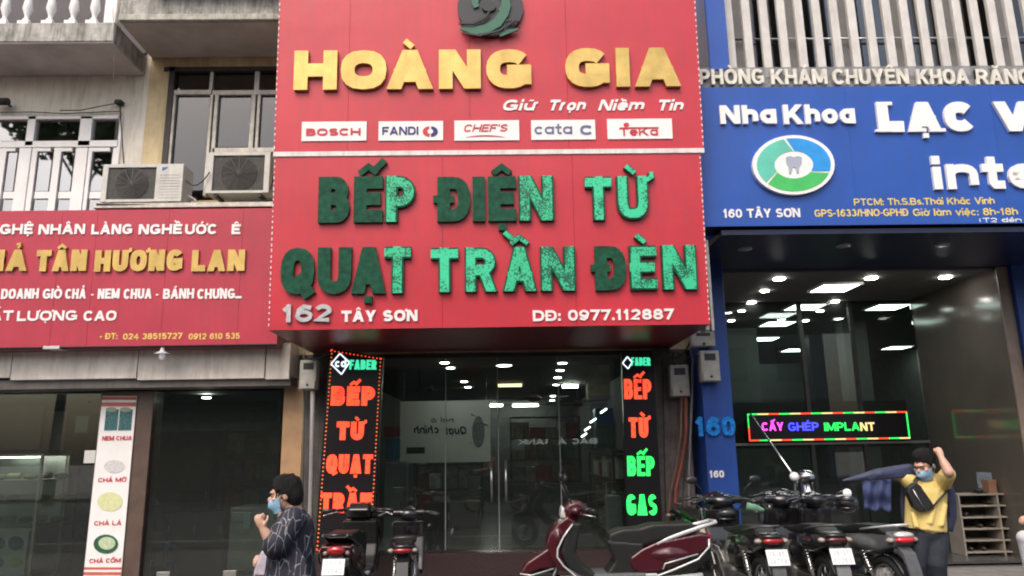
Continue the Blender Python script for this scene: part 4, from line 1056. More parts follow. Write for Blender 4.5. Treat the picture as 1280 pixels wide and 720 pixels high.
def new_plate(root, x, z, tilt, txt):
    for o in list(bpy.data.objects):
        if o.parent and o.parent.parent == root and o.name.startswith('lettering'): p = o.parent; bpy.data.objects.remove(o); WM[p.name] = Matrix(); plate_text(x, z, tilt, txt).build('lettering', m_plt, p, kind='stuff')
def mirror_(mb, base, top, head, s=1):
    mb.tube([base, top], .006, 6)
def underbone(label, body, txt, group, taillens=m_tail):
    t = thing('motorbike', label, 'motorbike', group=group)
    wheel(t, -.61, .285, .042); wheel(t, .61, .285, .038)
    q = MB()   # main body: step-through spine, side covers and tail
    poly_solid(q, [(-.93, .74), (-.80, .80), (-.4, .76), (.02, .70), (.2, .52), (.36, .62), (.34, .42), (.12, .36), (-.1, .40), (-.28, .52), (-.6, .60), (-.88, .67)], .105)
    q.ball((-.45, 0, .66), (.32, .155, .1)); q.ball((-.1, 0, .54), (.26, .15, .17))
    organic('body_panel', q, body, t, .014, 8)
    q = MB(); poly_solid(q, [(.24, .36), (.34, .30), (.46, .52), (.5, .75), (.44, .92), (.38, .93), (.41, .74), (.33, .5)], .19)
    q.ball((.46, 0, .86), (.09, .12, .13))
    organic('leg_shield', q, body, t, .014, 6)
    q = MB(); poly_solid(q, [(-.80, .80), (-.6, .845), (-.35, .835), (-.12, .785), (.08, .775), (.12, .74), (-.1, .72), (-.45, .75), (-.8, .77)], .115)
    organic('seat', q, m_seat, t, .014, 10)
    q = MB(); q.ball((.40, 0, 1.0), (.12, .13, .085)); q.ball((.46, 0, 1.02), (.09, .1, .08)); q.tube([(.36, -.2, 1.02), (.36, .2, 1.02)], .045, 8)
    organic('handlebar_cowl', q, body, t, .014, 5)
    q = MB(); q.ball((.545, 0, 1.02), (.03, .08, .06)); q.build('headlight', m_clear, t)
    q = MB(); q.tube([(.28, -.36, 1.0), (.34, -.2, 1.03), (.36, 0, 1.03), (.34, .2, 1.03), (.28, .36, 1.0)], .012, 8); hb = q.build('handlebar', m_black, t)
    for s in (-1, 1):
        q = MB(); q.tube([(.31, s*.26, 1.012), (.27, s*.37, .995)], .018, 8); q.build('grip', m_black, hb)
        q = MB(); q.tube([(.36, s*.22, 1.04), (.43, s*.3, 1.02), (.36, s*.38, 1.0)], .006, 5); q.build('brake_lever', m_cast, hb)
        q = MB(); q.tube([(.34, s*.22, 1.04), (.33, s*.25, 1.14), (.30, s*.32, 1.21)], .006, 6); mm = q.build('mirror_stem', m_black, t)
        q = MB(); q.ball((.30, s*.35, 1.235), (.018, .065, .042)); mh = q.build('mirror', m_black, mm)
        q = MB(); q.ball((.286, s*.35, 1.235), (.01, .056, .035)); 
        q = MB(); q.ball((-.87, s*.125, .73), (.04, .035, .024)); q.build('indicator', m_clear, t)
        q = MB(); q.tube([(.45, s*.085, .78), (.605, s*.085, .285)], [.025, .018], 8); q.build('fork', m_cast, t)
        q = MB(); q.tube([(-.58, s*.115, .36), (-.42, s*.1, .62)], .018, 8); 
        for k in range(7): q.torus(Vector((-.58, s*.115, .36)).lerp(Vector((-.42, s*.1, .62)), .25+k*.1), (.16, 0, .26), .03, .005, 12, 5)
        q.build('shock_absorber', m_chrome, t)
        q = MB(); q.tube([(-.2, s*.07, .33), (-.61, s*.075, .285)], .018, 6); q.build('swingarm', m_cast, t)
        q = MB(); q.tube([(.02, s*.1, .27), (.02, s*.24, .27)], .014, 6); q.build('footrest', m_black, t)
    q = MB(); q.tube([(-.45, .11, .79), (-.7, .115, .83), (-.88, .08, .86), (-.92, 0, .865), (-.88, -.08, .86), (-.7, -.115, .83), (-.45, -.11, .79)], .011, 8); q.build('grab_rail', m_cast, t)
    q = MB(); q.ball((-.915, 0, .735), (.045, .1, .034)); q.build('tail_light', taillens, t)
    q = MB(); q.ball((-.9, 0, .775), (.06, .1, .03)); q.build('tail_cover', body, t)
    q = MB(); pts = [(-.86, .69), (-.95, .62), (-1.0, .48), (-1.03, .34), (-1.015, .34), (-.98, .48), (-.92, .6), (-.84, .66)]
    q.ngon([(p[0], -.062, p[1]) for p in pts], (0, .124, 0)); q.build('mudguard', m_mud, t)
    q = MB(); n = 12
    ring = [(-.61+(.32+.0)*math.cos(R(a)), .285+.32*math.sin(R(a))) for a in range(40, 165, 12)]
    q.tube([(p[0], 0, p[1]) for p in ring], (.05, .012) and [(.055, .012)]*len(ring), 8); q.build('rear_fender', m_black, t)
    ring = [(.61+.315*math.cos(R(a)), .285+.315*math.sin(R(a))) for a in range(20, 175, 14)]
    q = MB(); q.tube([(p[0], 0, p[1]) for p in ring], [(.055, .014)]*len(ring), 8); q.build('front_fender', body, t)
    plate_(t, -.985, .60, R(22), txt)
    q = MB(); q.tube([(.05, -.1, .22), (-.2, -.14, .21), (-.4, -.17, .25), (-.42, -.17, .255), (-.85, -.175, .36), (-.87, -.175, .365)], [.018, .018, .022, .04, .045, .03], 10); q.build('exhaust', m_chrome, t)
    q = MB(); q.box(-.14, .22, -.15, .15, .18, .42, .04); q.tube([(.1, 0, .3), (.3, 0, .34)], .06, 10); q.ball((0, -.11, .29), (.09, .04, .09)); q.ball((0, .11, .29), (.09, .04, .09)); organic('engine', q, m_cast, t, .016, 3)
    q = MB(); q.box(-.5, -.1, .075, .1, .25, .36, .03); q.build('chain_case', m_cast, t)
    q = MB(); q.tube([(-.05, .08, .24), (-.13, .26, .01)], .01, 6); q.build('side_stand', m_steel, t)
    q = MB()
    for sy in (-1, 1): q.tube([(.33, sy*.26, 1.0), (.42, sy*.2, .93), (.47, sy*.08, .84)], .006, 5); q.tube([(.36, sy*.2, 1.03), (.46, sy*.12, .98), (.5, sy*.04, .86)], .005, 5)
    q.build('brake_hose', m_rubber, t)
    return t

def S_(px, py): return ((772-px)/132.0, 1.48-(py-562)/132.0)
def scooter(label):
    t = thing('scooter', label, 'scooter', group='scooters parked on the pavement')
    P = lambda *a: [S_(*p) for p in a]
    wheel(t, .674, .215, .05, False); wheel(t, -.68, .215, .055, False)
    q = MB(); poly_solid(q, P((655, 704), (663, 692), (678, 683), (699, 670), (706, 684), (702, 698), (680, 700), (662, 706)), .07); organic('front_fender', q, m_maroon, t, .012, 6)
    q = MB(); q.tube([(*S_(655, 704)[:1], .075, S_(655, 704)[1]), (S_(668, 706)[0], .08, S_(668, 706)[1]), (S_(695, 699)[0], .08, S_(695, 699)[1])], .006, 6); q.build('fender_trim', m_silv, t)
    q = MB()
    a = P((700, 700), (692, 688), (686, 672), (690, 660), (700, 648), (712, 640), (722, 646), (712, 658), (703, 676), (706, 692), (712, 702))
    poly_solid(q, a, .16); q.ball((S_(700, 664)[0], 0, S_(700, 664)[1]), (.05, .21, .13)); organic('front_apron', q, m_maroon, t, .012, 8)
    q = MB(); poly_solid(q, P((716, 646), (706, 668), (702, 680), (710, 696), (728, 711), (744, 711), (742, 704), (728, 694), (720, 680), (724, 662), (728, 648)), .185); organic('leg_shield', q, m_seat, t, .014, 4)
    for s in (-1, 1):
        pts = [S_(*p) for p in ((717, 648), (706, 662), (699, 675), (698, 684), (705, 694), (727, 713), (762, 713), (800, 711), (832, 701), (862, 690), (876, 677), (877, 668))]
        q = MB(); q.tube([(x, s*(.2 if i < 8 else .185-.01*(i-8)), z) for i, (x, z) in enumerate(pts)], .009, 6); q.build('side_trim', m_silv, t)
        pts = [S_(*p) for p in ((820, 700), (823, 694), (862, 684))]
        q = MB(); q.tube([(x, s*.183, z) for x, z in pts], .006, 6); q.build('side_trim', m_silv, t)
    q = MB(); poly_solid(q, P((704, 694), (727, 714), (803, 714), (803, 704), (745, 704), (722, 702)), .185); organic('floorboard', q, m_mud, t, .014, 4)
    q = MB(); poly_solid(q, P((757, 668), (800, 672), (808, 712), (750, 712), (766, 692)), .13); organic('seat_post', q, m_seat, t, .014, 5)
    q = MB(); poly_solid(q, P((783, 688), (798, 678), (815, 671), (868, 662), (880, 664), (876, 678), (847, 693), (815, 704), (797, 706), (786, 700)), .15); q.ball((S_(830, 685)[0], 0, S_(830, 685)[1]), (.32, .185, .10)); organic('side_panel', q, m_maroon, t, .012, 7)
    q = MB(); poly_solid(q, P((797, 704), (845, 692), (878, 676), (880, 690), (856, 708), (812, 714)), .13); organic('tail_lower', q, m_seat, t, .014, 6)
    q = MB(); poly_solid(q, P((758, 672), (761, 661), (775, 656), (797, 655), (812, 651), (856, 650), (872, 655), (852, 661), (822, 669), (800, 676), (766, 677)), .125); organic('seat', q, m_seat, t, .012, 9)
    pts = [S_(*p) for p in ((815, 673), (830, 667), (850, 661), (870, 655), (889, 650))]
    for s in (-1, 1):
        q = MB(); q.tube([(x, s*(.15-.012*i), z) for i, (x, z) in enumerate(pts)], [(.008, .01), (.01, .016), (.01, .019), (.014, .02), (.022, .014)], 10); q.build('grab_rail', m_silv, t)
    q = MB(); x, z = S_(888, 650); q.tube([(x, -.1, z), (x-.02, 0, z), (x, .1, z)], .014, 8); q.build('grab_rail_end', m_silv, t)
    q = MB(); poly_solid(q, P((710, 643), (708, 632), (717, 622), (730, 624), (738, 632), (733, 642), (722, 646)), .11); q.ball((S_(722, 634)[0], 0, S_(722, 634)[1]), (.09, .19, .07)); organic('handlebar_cowl', q, m_maroon, t, .012, 6)
    q = MB(); poly_solid(q, P((704, 642), (706, 628), (712, 634), (722, 641), (716, 646)), .105); organic('headlight', q, m_silv, t, .012, 3)
    for s in (-1, 1):
        x, z = S_(728, 632); q = MB(); q.tube([(x, s*.16, z), (x-.06, s*.27, z)], .016, 8); q.tube([(x-.06, s*.25, z), (x-.1, s*.38, z-.005)], .02, 8); q.build('grip', m_black, t)
        q = MB(); q.tube([(x, s*.18, z-.02), (x+.02, s*.28, z-.03), (x-.1, s*.37, z-.05)], .006, 5); q.build('brake_lever', m_steel, t)
        q = MB(); xb, zb = S_(717, 626); xt, zt = S_(709, 603); q.tube([(xb, s*.18, zb), (xt, s*.22, zt)], .006, 6); ms = q.build('mirror_stem', m_black, t)
        q = MB(); q.ball((xt, s*.25, zt+.05), (.02, .065, .045)); q.build('mirror', m_black, ms)
        q = MB(); x, z = S_(872, 672); q.ball((x-.02, s*.1, z), (.04, .03, .028)); q.build('indicator', m_clear, t)
        q = MB(); x, z = S_(806, 706); q.box(x-.05, x+.05, s*.18, s*.22, z-.015, z+.015, .006); q.build('footrest', m_silv, t)
        q = MB(); q.tube([(.52, s*.06, .5), (.674, s*.075, .215)], .02, 8); q.build('fork', m_cast, t)
    x, z = S_(881, 669); q = MB(); q.ball((x, 0, z), (.035, .09, .045)); q.build('tail_light', m_tail, t)
    q = MB(); q.ngon([(x_, -.065, z_) for x_, z_ in ((x+.03, z-.04), (x-.07, z-.12), (x-.12, z-.34), (x-.105, z-.34), (x-.05, z-.13), (x+.06, z-.07))], (0, .13, 0)); q.build('mudguard', m_mud, t)
    plate_(t, x-.085, z-.13, R(20), ('29-H1', '58512'))
    q = MB(); q.box(-.75, -.2, -.1, .1, .2, .4, .05); q.ball((-.68, .09, .22), (.13, .05, .12)); q.box(-.7, -.25, .09, .14, .2, .33, .03); organic('engine', q, m_cast, t, .016, 4)
    q = MB(); q.tube([(-.1, -.12, .2), (-.35, -.17, .22), (-.38, -.17, .23), (-.8, -.18, .3), (-.82, -.18, .3)], [.02, .02, .05, .055, .03], 12); q.build('exhaust', m_chrome, t)
    q = MB(); q.tube([(-.35, .13, .33), (-.72, .14, .36)], .035, 10); q.build('air_cleaner', m_silv, t)
    q = MB(); q.tube([(-.1, .1, .25), (-.16, .26, .01)], .01, 6); q.build('side_stand', m_steel, t)
    return t
def place(t, loc, rz, sc=1.): t.location = loc; t.rotation_euler = (0, 0, rz); t.scale = (sc,)*3
G_B = 'motorbikes parked nose in along the shops'
ub = underbone('black motorbike with grey mudguard and white plate, nearest the blue pillar', m_bblack, ('29-X5', '34718'), G_B)
st = scooter('dark red scooter with silver trim parked side on before the glass shopfront')
xr = gx(772, 690, 7.05)
scooter_l = dup(st, (-1.45, 7.68, 0), R(90), 'black scooter seen from behind with maroon tail lamp, beside the red LED sign', swap={'front_fender': m_bblack, 'front_apron': m_bblack, 'side_panel': M('black_maroon_paint', (.03, .005, .008), .25, coat=.5), 'handlebar_cowl': m_bblack, 'headlight': m_bblack, 'grab_rail': m_bblack, 'grab_rail_end': m_bblack, 'side_trim': m_bblack, 'fender_trim': m_bblack}, scale=.95)
place(st, (xr, 7.05, 0), PI)
bs = dup(ub, (-.93, 7.75, 0), R(94), 'small dark motorbike with silver guard and bare forks, left of shop door', G_B, swap={'mudguard': m_bblack}, scale=.84)
place(ub, (2.27, 7.45, 0), R(93), .93)
b2 = dup(ub, (2.86, 7.45, 0), R(90), 'second black motorbike from the blue pillar, white plate over pale mudguard', G_B, scale=.93, swap={'mudguard': M('pale_mudguard', (.16, .17, .18), .6), 'tail_light': M('dark_lens', (.08, .01, .01), .2, coat=.5)})
b3 = dup(ub, (3.24, 7.35, 0), R(101), 'silver trimmed motorbike with bright red tail lamp beside man in yellow', G_B, swap={'body_panel': m_bgrey, 'tail_cover': m_silv, 'grab_rail': m_silv, 'tail_light': M('bright_red_lens', (.65, .02, .03), .15, coat=.5)}, scale=.93)
b4 = dup(ub, (2.22, 8.5, 0), R(-84), swap={'headlight': m_bblack}, label= 'dark motorbike facing the street with amber lamp, behind the row by the pillar', group=G_B, scale=.93)
b5 = dup(ub, (3.15, 8.75, 0), R(-100), 'black motorbike facing out under the hanging navy cloth', G_B, scale=.93, swap={'body_panel': m_bgrey, 'headlight': m_bblack})
MB().ball((gx(908, 652, 7.85), 7.85, gz(908, 652, 7.85)), (.04, .03, .05)).build('indicator', m_amber, b4)
new_plate(b2, -.985, .60, R(22), ('29-S1', '70263')); new_plate(scooter_l, S_(881, 669)[0]-.085, S_(881, 669)[1]-.13, R(20), ('30-F8', '19540'))
def drop(root, stems):
    for o in list(bpy.data.objects):
        try: p = o.parent; nm = o.name.split('.')[0]
        except ReferenceError: continue
        while p is not None and p != root: p = p.parent
        if p == root and nm in stems:
            for ch in list(o.children): bpy.data.objects.remove(ch)
            bpy.data.objects.remove(o)
drop(bs, ('number_plate', 'mirror_stem')); drop(b3, ('mirror_stem', 'number_plate')); drop(b2, ('mirror_stem',)); drop(b4, ('number_plate', 'mirror_stem')); drop(b5, ('number_plate', 'mirror_stem')); drop(scooter_l, ('mirror_stem',))

def helmet(px, py, Y, label):
    p = U(px, py, Y); t = thing('helmet', label, 'helmet', loc=p); b = MB(); b.ball(p, (.12, .135, .12), 20, 14); b.torus(p+Vector((0, 0, -.06)), (0, 0, 1), .115, .012, 24, 6); b.build('shell', M('helmet_black', (.01, .01, .012), .15, coat=.6), t)
    b = MB(); b.ball(p+Vector((0, -.04, .0)), (.105, .11, .06), 20, 10); b.build('visor', M('visor_dark', (.04, .045, .05), .1, coat=.8), t)
helmet(905, 640, 7.9, 'black helmet hung on the handlebar beside the blue pillar')
helmet(1058, 627, 8.2, 'black helmet standing under the hanging navy cloth')
p = U(946, 638, 7.9); b = MB(); b.tube([p+Vector((-.1, 0, .045)), p+Vector((-.02, 0, .03)), p+Vector((.07, 0, .0)), p+Vector((.13, .0, -.005))], [(.014, .04), (.02, .036), (.014, .018), (.006, .008)], 10)
tag(b.build('rain_cover', M('pale_green_plastic', (.25, .5, .36), .3, var=.2)), 'pale green folded cover tucked on a motorbike near the blue pillar', 'rain cover')

# ------------------------------------------------------------------ people
m_skin = M('skin', (.56, .34, .25), .5, var=.08, scale=12)
m_hair = M('black_hair', (.008, .007, .007), .6, var=.5, scale=60, bump=.6, spec=.25)
m_mask = M('light_blue_mask', (.26, .46, .64), .7, var=.06)
m_maskw = M('mask_edge', (.6, .72, .8), .7)
def limb(mb, pts, rs, n=12):
    pts = [Vector(p) for p in pts]; mb.tube(pts, rs, n)
    for p, r in zip(pts, rs):
        r_ = min(r) if isinstance(r, tuple) else r
        mb.ball(p, r_*.985, 12, 8)
def hand(mb, wrist, d, palm, size=1., curl=.5, thumb=1):
    """palm plus four bent fingers and a thumb; d: towards the fingers, palm: the side they close to"""
    d = Vector(d).normalized(); palm = Vector(palm); palm = (palm-d*palm.dot(d)).normalized(); s = d.cross(palm)
    w = Vector(wrist); k = size
    limb(mb, [w, w+d*.045*k, w+d*.085*k], [.026*k, .034*k, .032*k])
    for i, (o, L_) in enumerate(((-.03, .064), (-.01, .075), (.01, .070), (.03, .055))):
        a = w+d*.085*k+s*o*k; ang = 0; p = a; pts = [a]
        for j, f in enumerate((.45, .32, .23)):
            ang += curl*(1.3 if j else .9)+.06*i; p = p+(d*math.cos(ang)+palm*math.sin(ang))*L_*k*f*1.15; pts.append(p)
        limb(mb, pts, [.0105*k, .0098*k, .009*k, .0078*k], 8)
    a = w+d*.02*k-s*.03*k*thumb; p1 = a+(d*.5-s*.6*thumb+palm*.35).normalized()*.04*k; p2 = p1+(d*.8+palm*.6).normalized()*.03*k
    limb(mb, [a, p1, p2], [.014*k, .012*k, .0095*k], 8)
def head(mb, c, fwd, up, s=1.):
    """skull, jaw, nose, brow, lips, ears; c is the centre of the head"""
    f = Vector(fwd).normalized(); u = Vector(up); u = (u-f*u.dot(f)).normalized(); r = f.cross(u); c = Vector(c)
    def e(o, rad, n=16):
        k = len(mb.v); mb.ball((0, 0, 0), rad, n, 10)
        for i in range(k, len(mb.v)):
            v = mb.v[i]; mb.v[i] = c + (r*(v.x+o[0])+f*(v.y+o[1])+u*(v.z+o[2]))*s
    e((0, -.012, .022), (.074, .092, .088)); e((0, .02, -.03), (.058, .068, .075)); e((0, .045, -.075), (.034, .035, .028))
    e((0, .097, -.012), (.013, .022, .024)); e((0, .102, -.024), (.018, .013, .011)); e((0, .082, .03), (.045, .012, .012))
    e((0, .088, -.052), (.024, .012, .010))
    for q in (-1, 1): e((q*.076, -.008, -.008), (.010, .020, .032)); e((q*.04, .066, -.015), (.02, .02, .018))
    return c, f, u, r
def head_bits(person, c, f, u, r, s, hair_len=.0, fringe=.05, mask=True, bun=0):
    def P(x, y, z): return Vector(c)+(r*x+f*y+u*z)*s
    hb = MB()
    def e(o, rad):
        k = len(hb.v); hb.ball((0, 0, 0), rad, 16, 10)
        for i in range(k, len(hb.v)):
            v = hb.v[i]; hb.v[i] = P(v.x+o[0], v.y+o[1], v.z+o[2])
    e((0, -.022, .045), (.084, .094, .082)); e((0, -.05, -.005), (.080, .066, .085+hair_len)); e((0, fringe, .075), (.062, .034, .03))
    e((0, .0, .09), (.065, .07, .045)); e((-.062, -.02, .02), (.024, .05, .06)); e((.062, -.02, .02), (.024, .05, .06))
    for i in range(170):
        a, b_ = random.uniform(0, 2*PI), random.uniform(-.35, 1.4); p_ = Vector((math.sin(a)*.082*math.cos(b_*.75), -.022+math.cos(a)*.09*math.cos(b_*.75), .045+.082*math.sin(b_)))
        if p_.y > .045 and p_.z < .06: continue
        q0 = P(*p_); dr = (P(p_.x*1.05, p_.y+.012, p_.z-.03)-q0); hb.tube([q0, q0+dr*.6, q0+dr*1.1+(q0-P(0, -.02, .02)).normalized()*.006], [.007*s, .006*s, .0035*s], 5)
    organic('hair', hb, m_hair, person, .0055, 1)
    for q in (-1, 1):
        MB().ball(P(q*.031, .0765, .008), .0098*s, 10, 8).build('eye', M('eye_white', (.25, .2, .18), .4), person)
        MB().ball(P(q*.031, .0815, .006), .0055*s, 8, 6).build('pupil', m_black, person)
        q_ = MB(); q_.tube([P(q*.016, .092, .028), P(q*.032, .094, .033), P(q*.05, .08, .028)], .0028*s, 5); q_.build('eyebrow', M('brow_hair', (.06, .045, .04), .6), person)
    if mask:
        mb = MB()
        vs = []; n = 10; rows = 6
        for j in range(rows+1):
            z = -.010-.095*j/rows
            for i in range(n+1):
                t = -1+2*i/n; wd = .066-.014*j/rows; bul = math.sin(PI*min(j/rows+.18, 1)*.85)
                y = .062+.054*bul*(1-abs(t)**1.7)+(.004 if j % 2 else 0)*(1-abs(t)) - .030*abs(t)**2.2 + .006
                vs.append(P(t*wd*1.12, y, z))
        fs = [(j*(n+1)+i, j*(n+1)+i+1, (j+1)*(n+1)+i+1, (j+1)*(n+1)+i) for j in range(rows) for i in range(n)]
        k = len(vs); vs += [v-f*.004 for v in vs]; fs += [tuple(k+x for x in q_[::-1]) for q_ in fs]
        mb.add(vs, fs, True); m_ = mb.build('face_mask', m_mask, person)
        q_ = MB()
        for q in (-1, 1): q_.tube([P(q*.07, .045, -.02), P(q*.084, .0, .012), P(q*.084, -.02, 0), P(q*.07, .045, -.085)], .0018, 5)
        q_.build('ear_loop', m_maskw, m_)

# --- man in the yellow shirt
YM = 6.65
def W(px, py, dy=0., Y=YM): return U(px, py, Y+dy)
man = thing('person', 'man in yellow shirt and blue mask with black chest bag, pulling on navy jacket', 'person', loc=(W(1158, 700).x, YM, 0))
f = Vector((-.80, -.50, -.42)); hc = W(1155, 581, -.05)
b = MB(); c, f_, u_, r_ = head(b, hc, f, (-.1, -.1, 1), 1.04)
shR = W(1141, 600, .0); shL = W(1180, 602, .02); hipz = W(1158, 668)
nk = W(1160, 598, .03)
limb(b, [hc+Vector((.03, .03, -.05)), nk+Vector((0, .0, -.03))], [.052, .06])
limb(b, [nk+Vector((0, .02, -.06)), W(1158, 625, .03), W(1158, 655, .03), W(1158, 672, .03)], [(.12, .09), (.13, .1), (.13, .1), (.13, .1)])
# his left arm (towards picture right): upper arm lifted to the camera, forearm up, fist over his head
el = W(1186, 590, -.24); wr = W(1177, 573, -.2)
limb(b, [shL, el], [.055, .043]); limb(b, [el, el.lerp(wr, .5), wr], [.042, .038, .027]); hand(b, wr, W(1173, 562, -.16)-wr, (-.6, .6, -.3), .9, 1.15)
# his right arm runs along inside the jacket sleeve
e2 = W(1114, 592, -.0); w2 = W(1098, 594, -.01)
limb(b, [shR, e2, w2], [.052, .04, .028]); hand(b, w2, (-1, 0, -.15), (0, -.2, -1), .8, 1.2)
kR, kL = W(1145, 705, -.03), W(1170, 705, -.05); aR, aL = Vector((kR.x-.01, YM+.04, .09)), Vector((kL.x+.03, YM+.02, .09))
hR, hL = W(1147, 672, .02), W(1169, 672, .02)
for h_, k_, a_ in ((hR, kR, aR), (hL, kL, aL)):
    limb(b, [h_, k_, a_], [.085, .06, .042]); limb(b, [a_+Vector((0, .03, -.04)), a_+Vector((0, -.12, -.055))], [.045, .035])
organic('body', b, m_skin, man, .0065, 4)
head_bits(man, c, f_, u_, r_, 1.04, fringe=.015)
b = MB()   # shirt
limb(b, [W(1158, 602, .02), W(1158, 615, .02), W(1157, 640, .02), W(1157, 657, .02)], [(.15, .10), (.172, .125), (.17, .13), (.17, .13)], 20)
b.tube([W(1157, 645, .02), W(1157, 662.5, .02)], [(.17, .13), (.174, .135)], 24)
limb(b, [W(1143, 604, .01), W(1160, 600, .03), W(1176, 604, .01)], [.07, .072, .075])
limb(b, [W(1176, 606, .0), shL.lerp(el, .78)], [.078, .064]); limb(b, [W(1142, 606, 0), shR.lerp(e2, .35)], [.075, .062])
for x, y0_, x2, y2 in ((1172, 612, 1162, 655), (1182, 630, 1176, 658), (1140, 640, 1146, 660)): b.tube([W(x, y0_, -.085), W(x2, y2, -.105)], [.018, .026], 8)
sh = organic('shirt', b, M('yellow_cotton', (.72, .56, .20), .85, var=.06, scale=10, bump=.15), man, .009, 4)
b = MB()   # collar
b.torus(nk+Vector((-.01, -.01, -.035)), (0, -.35, 1), .072, .016, 20, 8); b.build('collar', MATS['yellow_cotton'], sh)
b = MB()   # trousers
limb(b, [W(1158, 662, .03), W(1158, 670, .03)], [(.165, .125), (.165, .125)], 20)
for h_, k_, a_ in ((hR, kR, aR), (hL, kL, aL)): limb(b, [h_, h_.lerp(k_, .5), k_, a_+Vector((0, .01, .02))], [.107, .1, .084, .068], 14)
organic('trousers', b, M('dark_navy_jeans', (.016, .02, .03), .85, var=.35, scale=9, bump=.2), man, .011, 3)
for a_ in (aR, aL):
    b = MB(); limb(b, [a_+Vector((0, .03, -.045)), a_+Vector((0, -.06, -.05)), a_+Vector((0, -.15, -.06))], [.046, .046, .038]); organic('shoe', b, m_black, man, .012, 3)
# chest bag and strap
PB = Plane(1150, 620, YM-.145)
b = MB(); b.ngon([PB.at(x, y) for x, y in ((1145, 603), (1151, 607), (1160, 620), (1169, 633), (1163, 638), (1151, 640), (1143, 634), (1135, 616), (1136, 610))], (0, .07, 0))
bag = organic('chest_bag', b, M('black_nylon', (.014, .014, .016), .55, var=.3, scale=20, bump=.2), man, .008, 4)
b = MB(); b.tube([PB.at(1141, 612, .004), PB.at(1152, 631, .006), PB.at(1158, 638, .004)], .0035, 5); b.build('zip', m_steel, bag)
b = MB(); b.tube([PB.at(1166, 636, -.02), PB.at(1177, 624, -.03), W(1186, 612, -.07)], [(.016, .005)]*3, 6); b.tube([PB.at(1146, 606, -.02), W(1144, 600, -.1), W(1148, 594, -.0)], [(.016, .005)]*3, 6); b.build('strap', MATS['black_nylon'], bag)
# jacket: sleeve drawn out to the left, body of it down his back
m_jk = M('navy_raincoat', (.035, .042, .085), .5, var=.25, scale=6, bump=.3)
b = MB()
b.tube([W(1140, 588, .02), W(1120, 590, .0), W(1098, 593, -.02), W(1075, 597, -.03), W(1053, 601, -.04)], [(.06, .06), (.056, .055), (.05, .05), (.034, .03), (.012, .010)], 12)
for k in range(5): b.tube([W(1138, 583+k*3, -.04), W(1085, 593+k*1.6, -.06)], [.012, .006], 6)
b.tube([W(1180, 596, .10), W(1188, 620, .13), W(1190, 645, .14), W(1186, 664, .14)], [(.045, .03), (.055, .03), (.045, .035), (.035, .03)], 10)
b.tube([W(1150, 602, .15), W(1160, 630, .16), W(1165, 656, .17)], [(.14, .02), (.15, .02), (.15, .02)], 10)
b.tube([W(1140, 590, .1), W(1165, 598, .14), W(1186, 600, .12)], [.045, .05, .05], 8)
b.tube([W(1131, 600, .08), W(1129, 630, .12), W(1130, 652, .13)], [(.03, .015), (.03, .015), (.02, .012)], 8)
organic('jacket', b, m_jk, man, .009, 3)
# cloth hanging behind
b = MB(); n = 12; rows = 10; vs = []
for j in range(rows+1):
    for i in range(n+1):
        p = W(1078+36*i/n+(3*j/rows if i == 0 else 0), 597+41*j/rows-2*math.sin(i), 1.0+.03*math.sin(i*1.3+j*.3)+.02*math.sin(j)); vs.append(p)
fs = [(j*(n+1)+i, j*(n+1)+i+1, (j+1)*(n+1)+i+1, (j+1)*(n+1)+i) for j in range(rows) for i in range(n)]
k = len(vs); vs += [v+Vector((0, .012, 0)) for v in vs]; fs += [tuple(k+x for x in q[::-1]) for q in fs]
for i in range(n): fs += [(i, k+i, k+i+1, i+1), (rows*(n+1)+i, rows*(n+1)+i+1, k+rows*(n+1)+i+1, k+rows*(n+1)+i)]
b.add(vs, fs, True); tag(b.build('hanging_raincoat', M('blue_cloth', (.03, .045, .12), .8, var=.2, scale=8)), 'blue raincoat hanging over a parked motorbike, left of man in yellow', 'raincoat')

# --- woman in the dark printed dress
YW = 5.0; GW = -.15
def V_(px, py, dy=0.): return U(px, py, YW+dy)
wo = thing('person', 'woman with short black hair, blue mask and dark printed dress raising her fist', 'person', loc=(V_(360, 700).x, YW, GW))
hc = V_(357, 618, 0); b = MB()
c, f_, u_, r_ = head(b, hc, (-1, -.12, -.22), (-.15, 0, 1), .98)
limb(b, [hc+Vector((.03, 0, -.05)), V_(374, 650, .03)], [.048, .056])
limb(b, [V_(372, 660, .02), V_(370, 690, .02), V_(366, 740, .02), V_(366, 770, .02)], [(.07, .1), (.09, .12), (.12, .13), (.12, .13)])
sh1 = V_(362, 655, -.13); el = V_(343, 684, -.2); wr = V_(329, 661, -.22)
limb(b, [sh1, el], [.05, .042]); limb(b, [el, el.lerp(wr, .5), wr], [.04, .036, .025]); hand(b, wr, V_(322, 646, -.22)-wr, (.4, .8, .2), .82, 1.25)
sh2 = V_(367, 658, .15); el2 = V_(352, 700, .16); wr2 = V_(338, 702, .12); limb(b, [sh2, el2], [.048, .04]); limb(b, [el2, wr2], [.038, .024]); hand(b, wr2, (-1, 0, .1), (0, -1, 0), .92, 1.0)
for s_ in (-.09, .09):
    hp = Vector((V_(366, 770).x, YW+s_, .55)); kn = Vector((hp.x-.05, YW+s_, .22)); an = Vector((hp.x+.02, YW+s_, GW+.08))
    limb(b, [hp, kn, an], [.085, .058, .038]); limb(b, [an+Vector((.03, 0, -.04)), an+Vector((-.14, 0, -.05))], [.04, .028])
organic('body', b, m_skin, wo, .0065, 4)
head_bits(wo, c, f_, u_, r_, .98, hair_len=.01, fringe=.035)
b = MB()
limb(b, [V_(374, 648, .02), V_(372, 660, .02), V_(366, 690, .02), V_(363, 720, .02)], [(.065, .12), (.108, .17), (.132, .18), (.155, .19)], 20)
limb(b, [V_(378, 658, -.05), V_(378, 690, -.02)], [.06, .08])
